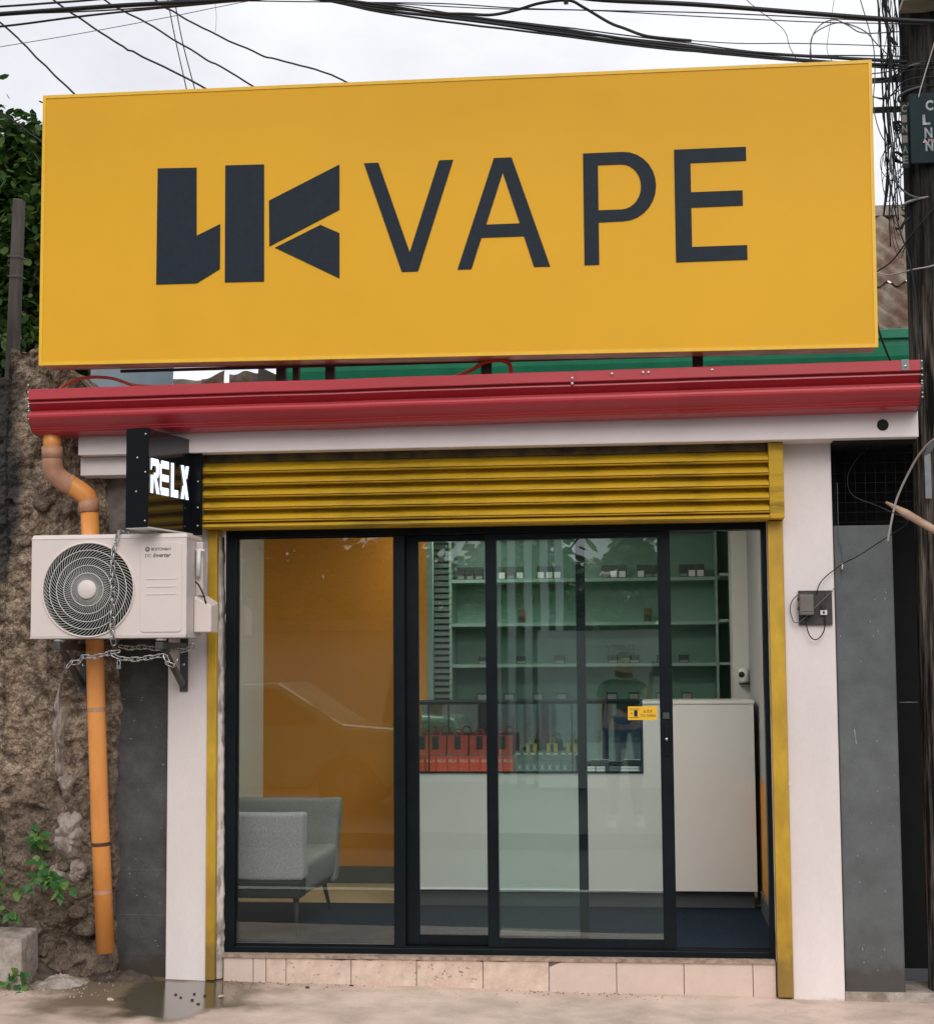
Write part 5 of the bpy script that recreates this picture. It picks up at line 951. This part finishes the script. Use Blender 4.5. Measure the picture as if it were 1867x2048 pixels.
wire('pale bent cable hanging in front of the dark opening', [(1.085, -.30, 2.135), (1.10, -.32, 2.22), (1.125, -.35, 2.33), (1.17, -.42, 2.44), (1.205, -.5, 2.51), (1.24, -.62, 2.555), (1.30, -.7, 2.585), (1.40, -.7, 2.61)], .0052, 'cable_pale')

# ================================================================== OVERHEAD CABLES
def yy(Y, pts): return [(x, Y, z) for x, z in pts]
wire('thickest black power cable running along the street over the billboard', [(-9, -1.0, 4.62)] + yy(-1, [(-4.6, 4.55), (-2.919, 4.572), (-2.343, 4.582), (-1.788, 4.583), (-1.2, 4.62)]) + yy(-.9, [(-.75, 4.60), (-.379, 4.567), (-.164, 4.532), (.239, 4.49), (.626, 4.438), (1.05, 4.381), (1.3, 4.355), (2.2, 4.30), (9, 4.2)]), .0105)
wire('black cable just above the thickest one at top left', yy(-1.05, [(-9, 4.66), (-4.6, 4.58), (-2.899, 4.586), (-2.659, 4.59), (-2.445, 4.595), (-1.5, 4.64), (-.4, 4.66)]) + yy(-.7, [(.6, 4.60), (1.22, 4.56), (9, 4.5)]), .005)
wire('medium black cable rising rightwards at top left', yy(-.9, [(-9, 4.6), (-4.6, 4.5), (-2.959, 4.555), (-2.594, 4.582), (-2.232, 4.602), (-1.802, 4.62), (-1.401, 4.646), (-1.0, 4.66), (-.5, 4.68), (.4, 4.66), (1.2, 4.6), (9, 4.5)]), .005)
wire('thin black cable beside the medium one at top left', yy(-.95, [(-9, 4.7), (-4, 4.62), (-2.54, 4.585), (-2.097, 4.589), (-1.625, 4.6), (-1.1, 4.63), (-.3, 4.66), (1.2, 4.62), (9, 4.5)]), .0035)
wire('thin grey wire sloping up at top left', yy(-.7, [(-9, 4.0), (-4.6, 4.36), (-3.041, 4.539), (-2.666, 4.582), (-2.232, 4.64), (-1.829, 4.70), (-1.2, 4.78), (1.2, 5.0)]), .0018, 'cable_grey')
for lab, pts, r in (('twisted service cable dropping behind the top left corner of the billboard', [(-5.6, -.9, 6.6), (-4.2, .2, 5.7), (-3.543, .5, 5.168), (-3.409, .5, 5.042), (-3.246, .5, 4.874), (-3.105, .5, 4.736), (-3.011, .5, 4.633), (-2.6, .6, 4.25)], .0055),
                    ('first long service cable dropping behind the billboard near the crossing thin wires', [(-4.4, -.9, 6.0), (-3.6, .2, 5.55), (-3.253, .5, 5.295), (-3.076, .5, 5.162), (-2.857, .5, 5.007), (-2.755, .5, 4.948), (-2.525, .5, 4.825), (-2.365, .5, 4.732), (-2.239, .5, 4.655), (-1.8, .6, 4.3)], .0055),
                    ('second long service cable dropping behind the billboard', [(-4.1, -.9, 6.0), (-3.3, .2, 5.5), (-2.961, .5, 5.28), (-2.845, .5, 5.201), (-2.7, .5, 5.121), (-2.412, .5, 4.927), (-2.269, .5, 4.841), (-2.091, .5, 4.727), (-1.986, .5, 4.657), (-1.6, .6, 4.35)], .005),
                    ('rightmost long service cable dropping behind the billboard', [(-3.8, -.9, 6.0), (-3.0, .2, 5.5), (-2.672, .5, 5.264), (-2.542, .5, 5.17), (-2.384, .5, 5.076), (-2.099, .5, 4.925), (-1.958, .5, 4.871), (-1.803, .5, 4.827), (-1.691, .5, 4.787), (-1.573, .5, 4.725), (-1.455, .5, 4.66), (-1.1, .6, 4.4)], .005),
                    ('cable sloping over the tree top at the left edge', [(-6, .3, 6.3), (-4.4, .7, 5.3), (-3.751, .8, 4.83), (-3.567, .8, 4.702), (-3.411, .8, 4.579), (-3.323, .8, 4.513), (-2.9, .9, 4.2)], .0055)):
    wire(lab, pts, r, wob=.006)
wire('left one of two thin steep wires above the billboard', yy(.6, [(-2.72, 5.9), (-2.617, 5.303), (-2.571, 5.067), (-2.503, 4.768), (-2.47, 4.6)]), .0032)
wire('right one of two thin steep wires above the billboard', yy(.6, [(-2.70, 5.9), (-2.58, 5.301), (-2.527, 5.036), (-2.456, 4.767), (-2.41, 4.6)]), .0032)
wire('fine wisp of wire hanging from the cables left of centre', yy(.6, [(-2.35, 5.5), (-2.347, 5.288), (-2.338, 5.186), (-2.341, 5.092)]), .0012, 'cable_grey')
bl = [('uppermost strand of the sagging cable bundle', -.75, [(-1.539, 4.678), (-1.121, 4.622), (-.796, 4.554), (-.388, 4.482), (.127, 4.389), (.578, 4.308), (1.023, 4.274), (1.24, 4.262)], .0035),
      ('second strand of the sagging cable bundle', -.8, [(-1.564, 4.661), (-1.184, 4.595), (-.79, 4.529), (-.386, 4.453), (.013, 4.37), (.463, 4.3), (1.005, 4.237), (1.24, 4.21)], .0075),
      ('middle strand of the sagging cable bundle', -.76, [(-1.429, 4.668), (-1.072, 4.597), (-.795, 4.538), (-.388, 4.459), (.15, 4.37), (.465, 4.314), (1.022, 4.256), (1.24, 4.235)], .005),
      ('fourth strand of the sagging cable bundle', -.82, [(-1.488, 4.646), (-1.181, 4.572), (-.788, 4.506), (-.385, 4.426), (.013, 4.349), (.461, 4.282), (.793, 4.233), (1.24, 4.185)], .008),
      ('lowest strand of the sagging cable bundle', -.78, [(-1.544, 4.671), (-1.187, 4.579), (-.793, 4.501), (-.387, 4.43), (.013, 4.355), (.351, 4.305), (.698, 4.255), (1.24, 4.185)], .0055)]
for lab, Y, pts, r in bl: wire(lab, [(-9, Y, 5.6), (-4, Y, 4.95), (-2.4, Y, 4.78)] + yy(Y, pts), r, grp='strands of the sagging cable bundle', wob=.003, back=True)
wire('thick looping cable splice above the billboard centre', yy(-.85, [(-1.6, 4.66), (-1.176, 4.584), (-.943, 4.535), (-.785, 4.521), (-.669, 4.511), (-.554, 4.529), (-.45, 4.554), (-.325, 4.560), (-.256, 4.523), (-.144, 4.448), (-.076, 4.417), (.013, 4.379), (.114, 4.36), (.22, 4.345)]), .0068)
obj('cable_clamp', MB().box(-.345, -.325, -.865, -.84, 4.545, 4.62), 'cable', label='small black clamp on top of the looping cable splice', cat='clamp')
wire('upper thin straight wire from centre to the pole', yy(-.7, [(-3, 4.78), (-.919, 4.639), (-.565, 4.598), (-.146, 4.564), (.359, 4.525), (1.08, 4.45), (1.3, 4.43), (9, 4.3)]), .0028)
wire('lower thin straight wire from centre to the pole', yy(-.7, [(-3, 4.85), (-.683, 4.602), (-.216, 4.568), (.245, 4.517), (.743, 4.465), (1.079, 4.44), (1.3, 4.425), (9, 4.25)]), .0024)
wire('thin wire ending level at the pole above the bundle', yy(-.7, [(.0, 4.43), (.151, 4.413), (.425, 4.381), (.696, 4.367), (.987, 4.344), (1.2, 4.325)]), .0024, back=True)
wire('kinked loose wire hanging above the right of the billboard', yy(-.6, [(.40, 4.72), (.47, 4.635), (.537, 4.569), (.644, 4.475), (.671, 4.39), (.699, 4.332), (.72, 4.28)]), .002, 'cable_grey', back=True)
wire('outer arched loose wire near the pole', yy(-.6, [(.76, 4.25), (.761, 4.326), (.765, 4.391), (.781, 4.45), (.822, 4.494), (.879, 4.507), (.935, 4.478), (1.002, 4.439), (1.16, 4.437)]), .003, 'cable_grey', back=True)
wire('inner arched loose wire near the pole', yy(-.6, [(.768, 4.25), (.766, 4.329), (.77, 4.427), (.821, 4.472), (.902, 4.492), (1.003, 4.451), (1.068, 4.376), (1.18, 4.25)]), .003, 'cable_grey', back=True)
wire('faint wavy wire left of the billboard corner', yy(-.6, [(.88, 4.75), (.876, 4.613), (.856, 4.494), (.84, 4.399), (.841, 4.352), (.868, 4.30)]), .0015, 'cable_grey', back=True)
wire('wire curving down beside the billboard right edge', yy(-.6, [(.93, 4.85), (.99, 4.607), (1.026, 4.462), (1.046, 4.365), (1.048, 4.234), (1.037, 4.10), (1.06, 3.98), (1.10, 3.90)]), .0028, 'cable_grey', back=True)
wire('thick cable swinging down from the tangle to the pole band', yy(-.62, [(1.19, 4.10), (1.16, 3.99), (1.115, 3.90), (1.105, 3.82), (1.125, 3.74), (1.175, 3.68), (1.25, 3.65)]), .0052, 'cable_grey', pole=True)
wire('black cable draped across the rusty roof onto the pole', [(1.07, -.30, 3.40), (1.12, -.45, 3.415), (1.17, -.62, 3.47), (1.22, -.665, 3.53), (1.30, -.68, 3.62)], .004, pole=True)
wire('pale sagging cable in front of the pole beside the billboard', [(1.05, -.36, 3.385), (1.10, -.52, 3.335), (1.18, -.66, 3.325), (1.28, -.68, 3.34), (1.42, -.68, 3.40)], .0035, 'cable_pale', pole=True)
wire('black cable from behind the billboard down to the gutter end', [(1.06, -.25, 3.27), (1.075, -.25, 3.16), (1.11, -.22, 3.06), (1.16, -.15, 2.97), (1.2, -.1, 2.92)], .0055)
wire('long black cable hanging down the left side of the pole', [(1.10, -.6, 3.75), (1.115, -.62, 3.62), (1.135, -.64, 3.50), (1.165, -.66, 3.38), (1.19, -.665, 3.2), (1.20, -.665, 3.0), (1.205, -.665, 2.9)], .004, pole=True)
wire('black cable slanting diagonally across the upper pole', [(1.225, -.69, 4.10), (1.235, -.69, 4.14), (1.27, -.69, 4.25), (1.32, -.68, 4.40), (1.36, -.68, 4.5)], .003, 'cable_pale', pole=True)
wire('cable running down the face of the lower pole', [(1.33, -.655, 1.95), (1.30, -.66, 1.6), (1.27, -.655, 1.3), (1.24, -.645, 1.1), (1.23, -.64, .7)], .004, pole=True)
# tangle of thin drops beside the pole
mb = MB(); rnd = random.Random(11)
for k in range(23):
    x = rnd.uniform(1.065, 1.17); y = rnd.uniform(-.68, -.42); zt = rnd.uniform(4.5, 5.4); zb_ = rnd.choice([rnd.uniform(4.05, 4.35), rnd.uniform(3.65, 4.0), rnd.uniform(3.45, 3.8)]); m = 9; pts = []
    xe = 1.135 + rnd.uniform(-.03, .04)
    for i in range(m): t = i / (m - 1); pts.append((x + (xe - x) * t + rnd.gauss(0, .010), y + rnd.gauss(0, .008), zt + (zb_ - zt) * t))
    mb.tube(spline(pts, 4), rnd.choice([.0016, .0022, .003, .0042]), 5)
for k in range(12):
    x = rnd.uniform(1.085, 1.14); zt = rnd.uniform(3.75, 4.0); w = rnd.uniform(.03, .085); h = rnd.uniform(.12, .36); y = rnd.uniform(-.6, -.45)
    mb.tube(spline([(x + .02, y, zt), (x - w * .3, y, zt - h * .35), (x - w * .25, y, zt - h * .75), (x + w * .4, y, zt - h), (x + w * 1.1, y, zt - h * .8 + rnd.uniform(-.03, .03))], 6), rnd.choice([.0011, .0016]), 4)
for k in range(5):
    z = rnd.uniform(4.12, 4.32); mb.tube(spline([(1.04, -.5, z), (1.10, -.6, z + rnd.uniform(-.05, .05)), (1.2, -.66, z + rnd.uniform(-.03, .03)), (1.45, -.67, z + rnd.uniform(-.03, .05))], 5), .003, 5)
for (x, z, r) in ((1.145, 4.0, .022), (1.145, 3.855, .026), (1.12, 4.3, .018), (1.13, 4.4, .022)):
    for q in range(5): a = rnd.uniform(0, pi); mb.tube([(x + r * cos(a + 2 * pi * i / 10), -.6 + rnd.uniform(-.01, .01), z + r * sin(2 * pi * i / 10)) for i in range(10)], .004, 5, closed=True)
obj('cable_tangle', pk(mb), 'cable', kind='stuff', label='tangle of thin black cables hanging beside the utility pole', cat='cables')
obj('anchor_hook', pk(MB().tube(spline([(1.12, -.6, 3.53), (1.14, -.61, 3.525), (1.155, -.62, 3.55), (1.18, -.62, 3.57)], 4), .006, 6)), 'cable', label='short black hook on the pole below the cable loops', cat='hook')

# ================================================================== ACROSS THE STREET (seen in the glass)
SW = thing('street_building', 'pale building with tall vertical columns across the street', 'building', (-2, -14.5, 0))
obj('wall', MB().box(-8, -.9, -17, -14.6, 0, 2.1), 'farwall', SW); obj('roof', MB().box(-8.2, -.8, -17.2, -14.3, 2.1, 2.25), 'asphalt', SW)
for x in (-2.15, -1.95, -1.72, -1.5, -1.3): obj('column', MB().box(x, x + .1, -14.3, -14.15, 0, 4.6), 'farpale', SW)
obj('sign_wall', MB().box(-1.5, 1.2, -13.6, -13.5, 0, 2.06), 'farpale', label='low white wall with the word EMPTY across the street', cat='wall')
obj('wall_lettering', text_mb('EMPTY', -.60, -.22, 1.74, 1.87, -13.499, .004, flip=True), 'farred', label='dark red word EMPTY painted on the low white wall', cat='lettering')
for k, (x, y, h, w) in enumerate(((-7, -24, 6.4, 3.0), (-3.2, -27, 5.2, 2.6), (.2, -25, 4.1, 2.4), (3.4, -28, 4.6, 2.8), (7.5, -24, 5.6, 3.0), (-12, -26, 6.6, 3.2), (12.5, -26, 6, 3.2))):
    tree(['leftmost but one tall dark tree across the street', 'broad dark tree behind the column building across the street', 'low rounded tree behind the EMPTY wall', 'broad low tree right of the EMPTY wall', 'tall dark tree at the right across the street', 'leftmost tall dark tree across the street', 'rightmost dark tree across the street'][k], (x, y, -.1), (x, y, h * .5), (x, y, h * .58), (w, 1.4, h * .47), 9500, .32, ('leaf_dark', 'leaf_mid'), 20 + k, .2, 'trees across the street', clusters=70)
tree('overhanging street tree with drooping branches behind the photographer', (-3.4, -11.6, 0), (-2.6, -11.2, 4.2), (-1.55, -10.8, 4.15), (1.05, .9, .95), 2600, .11, ('leaf_dark', 'leaf_dark'), 44, .13, clusters=50, hole=.1)
# parked car
CR = thing('parked_car', 'dark green saloon car parked across the street left of the photographer', 'car', (-4.6, -10.2, 0))
prof = [(-2.55, .35), (-2.5, .62), (-2.35, .80), (-1.4, .92), (-.75, 1.40), (.55, 1.43), (1.25, .98), (2.0, .92), (2.1, .65), (2.08, .32), (1.7, .28), (1.55, .52), (1.3, .60), (1.05, .52), (.9, .28), (-1.2, .28), (-1.35, .52), (-1.6, .60), (-1.85, .52), (-2.0, .28)]
obj('body', MB().prism([(x - 4.6, z) for x, z in prof], -11.0, -9.4), 'car_paint', CR, bevel=.06)
obj('side_window', MB().prism([(x - 4.6, z) for x, z in ((-1.2, .96), (-.70, 1.34), (.5, 1.36), (1.05, .98))], -9.42, -9.388), 'car_glass', CR)
obj('windscreen', MB().add([(-4.6 - 1.42, -10.9, .955), (-4.6 - 1.42, -9.5, .955), (-4.6 - .80, -9.6, 1.395), (-4.6 - .80, -10.8, 1.395)], [(0, 1, 2, 3)]), 'car_glass', CR)
for x in (-1.6, 1.3):
    for y in (-9.5, -10.9):
        w = obj('wheel', MB().lathe([(.17, -.09), (.30, -.09), (.315, -.05), (.315, .05), (.30, .09), (.17, .09)], (x - 4.6, y, .315), 'Y', 28), 'tyre', CR); obj('rim', MB().lathe([(0, .06), (.17, .08), (.18, .0)], (x - 4.6, y, .315), 'Y', 20), 'bracket', w)
for y in (-9.62, -10.78): obj('headlight', MB().box(-4.6 - 2.56, -4.6 - 2.38, y - .14, y + .14, .62, .74), 'lamp', CR, bevel=.02)
# photographer, reflected in the door
PE = thing('person', 'man in dark t-shirt and jeans holding up a phone across the street', 'person', (-.3, -8.42, 0))
def skin(name, verts, edges, m_, parent, sub=2, root=0):
    me = bpy.data.meshes.new(name); org = Vector(ORG[parent.name]); me.from_pydata([Vector(v[:3]) - org for v in verts], edges, []); me.materials.append(M[m_]); o = bpy.data.objects.new(name, me); put(o, parent, tuple(org))
    s = o.modifiers.new('skin', 'SKIN'); s.use_smooth_shade = True
    for i, v in enumerate(verts): r = v[3]; r2 = v[4] if len(v) > 4 else r; me.skin_vertices[0].data[i].radius = (r, r2); me.skin_vertices[0].data[i].use_root = (i == root)
    d = o.modifiers.new('sub', 'SUBSURF'); d.levels = sub; d.render_levels = sub; return o
px_, py_ = -.30, -8.42
def V_(x, y, z, *r): return (px_ + x, py_ + y, z) + r
bv = [V_(0, 0, .95, .15, .11), V_(0, 0, 1.12, .14, .10), V_(0, 0, 1.30, .17, .11), V_(0, 0, 1.40, .12, .08), V_(.01, .01, 1.46, .055), V_(.02, .02, 1.53, .07, .085), V_(.03, .03, 1.61, .08, .095), V_(.03, .02, 1.67, .065, .075),
      V_(-.19, 0, 1.38, .055), V_(-.24, .02, 1.10, .042), V_(-.25, .06, .86, .030), V_(-.25, .07, .80, .032, .018),
      V_(.19, .02, 1.38, .055), V_(.26, .16, 1.24, .042), V_(.29, .30, 1.47, .028), V_(.29, .33, 1.52, .030, .018),
      V_(-.10, 0, .88, .085), V_(-.11, .01, .50, .060), V_(-.12, 0, .09, .040), V_(-.13, .10, .04, .045, .03),
      V_(.10, 0, .88, .085), V_(.12, .03, .50, .060), V_(.14, .02, .09, .040), V_(.16, .12, .04, .045, .03)]
be = [(0, 1), (1, 2), (2, 3), (3, 4), (4, 5), (5, 6), (6, 7), (3, 8), (8, 9), (9, 10), (10, 11), (3, 12), (12, 13), (13, 14), (14, 15), (0, 16), (16, 17), (17, 18), (18, 19), (0, 20), (20, 21), (21, 22), (22, 23)]
skin('body', bv, be, 'skin', PE)
def fat(idx, k): return [tuple(bv[i][:3]) + tuple(r * k for r in bv[i][3:]) for i in idx]
sv = fat([0, 1, 2, 3, 8, 9, 12, 13], 1.16); sv[5] = V_(-.215, .01, 1.24, .062); sv[7] = V_(.225, .09, 1.31, .062)
skin('t_shirt', sv, [(0, 1), (1, 2), (2, 3), (3, 4), (4, 5), (3, 6), (6, 7)], 'shirt', PE)
skin('jeans', fat([0, 16, 17, 18, 20, 21, 22], 1.22), [(0, 1), (1, 2), (2, 3), (0, 4), (4, 5), (5, 6)], 'jeans', PE)
skin('hair', [V_(.02, -.015, 1.60, .088, .088), V_(.03, .0, 1.69, .085, .085), V_(.035, .03, 1.715, .06, .06)], [(0, 1), (1, 2)], 'hair', PE)
for s in (-1, 1):
    fx = -.13 if s < 0 else .16; obj('shoe', MB().hexa([(px_ + fx - .045, py_ - .06, .0), (px_ + fx + .045, py_ - .06, .0), (px_ + fx + .05, py_ + .2, .0), (px_ + fx - .05, py_ + .2, .0)], [(px_ + fx - .035, py_ - .05, .09), (px_ + fx + .035, py_ - .05, .09), (px_ + fx + .035, py_ + .17, .05), (px_ + fx - .035, py_ + .17, .05)]), 'shoe', PE, bevel=.015)
obj('nose', MB().hexa([V_(.045, .115, 1.565), V_(.07, .105, 1.565), V_(.06, .10, 1.575), V_(.05, .10, 1.575)], [V_(.05, .105, 1.61), V_(.06, .10, 1.61), V_(.058, .098, 1.61), V_(.052, .098, 1.61)]), 'skin', PE)
for s in (-1, 1): obj('eye', MB().lathe([(0, .002), (.008, .001), (.009, -.004)], V_(.05 + s * .03, .112, 1.612), 'Y', 10), 'hair', PE); obj('ear', MB().lathe([(0, -.008), (.02, -.006), (.022, .006), (0, .008)], V_(.03 + s * .083, .02, 1.60), 'X', 10), 'skin', PE)
for hx, hy, hz, up_ in ((px_ - .25, py_ + .07, .79, -1), (px_ + .29, py_ + .34, 1.52, 1)):
    for k in range(4):
        ln = (.060, .072, .068, .052)[k]; a = (hx, hy - .022 + .015 * k, hz + up_ * .02) if up_ < 0 else (hx + .012 + .0 * k, hy + .0, hz + .008 + .015 * k)
        if up_ < 0: pts = [a, (a[0] + .004, a[1] + .002, a[2] - ln * .55), (a[0] + .014, a[1] + .004, a[2] - ln)]
        else: pts = [a, (a[0] + .006, a[1] + .035, a[2] + .002), (a[0] - .012, a[1] + .052, a[2] + .003)]
        obj('finger', MB().tube(pts, [.0085, .008, .0065], 7), 'skin', PE)
    if up_ < 0: obj('thumb', MB().tube([(hx + .012, hy + .02, hz + .015), (hx + .028, hy + .038, hz - .008), (hx + .026, hy + .045, hz - .034)], [.010, .009, .007], 7), 'skin', PE)
    else: obj('thumb', MB().tube([(hx + .005, hy - .01, hz + .0), (hx + .016, hy - .0, hz + .04), (hx + .024, hy + .012, hz + .062)], [.010, .009, .007], 7), 'skin', PE)
ph = thing('phone', 'dark phone held up by the man across the street', 'phone', (.02, -8.045, 1.50)); obj('phone_body', MB().box(-.012, .062, -8.052, -8.044, 1.485, 1.63), 'bag_black', ph, bevel=.002); obj('camera_bump', MB().box(-.006, .016, -8.0435, -8.0415, 1.59, 1.622), 'car_glass', ph)
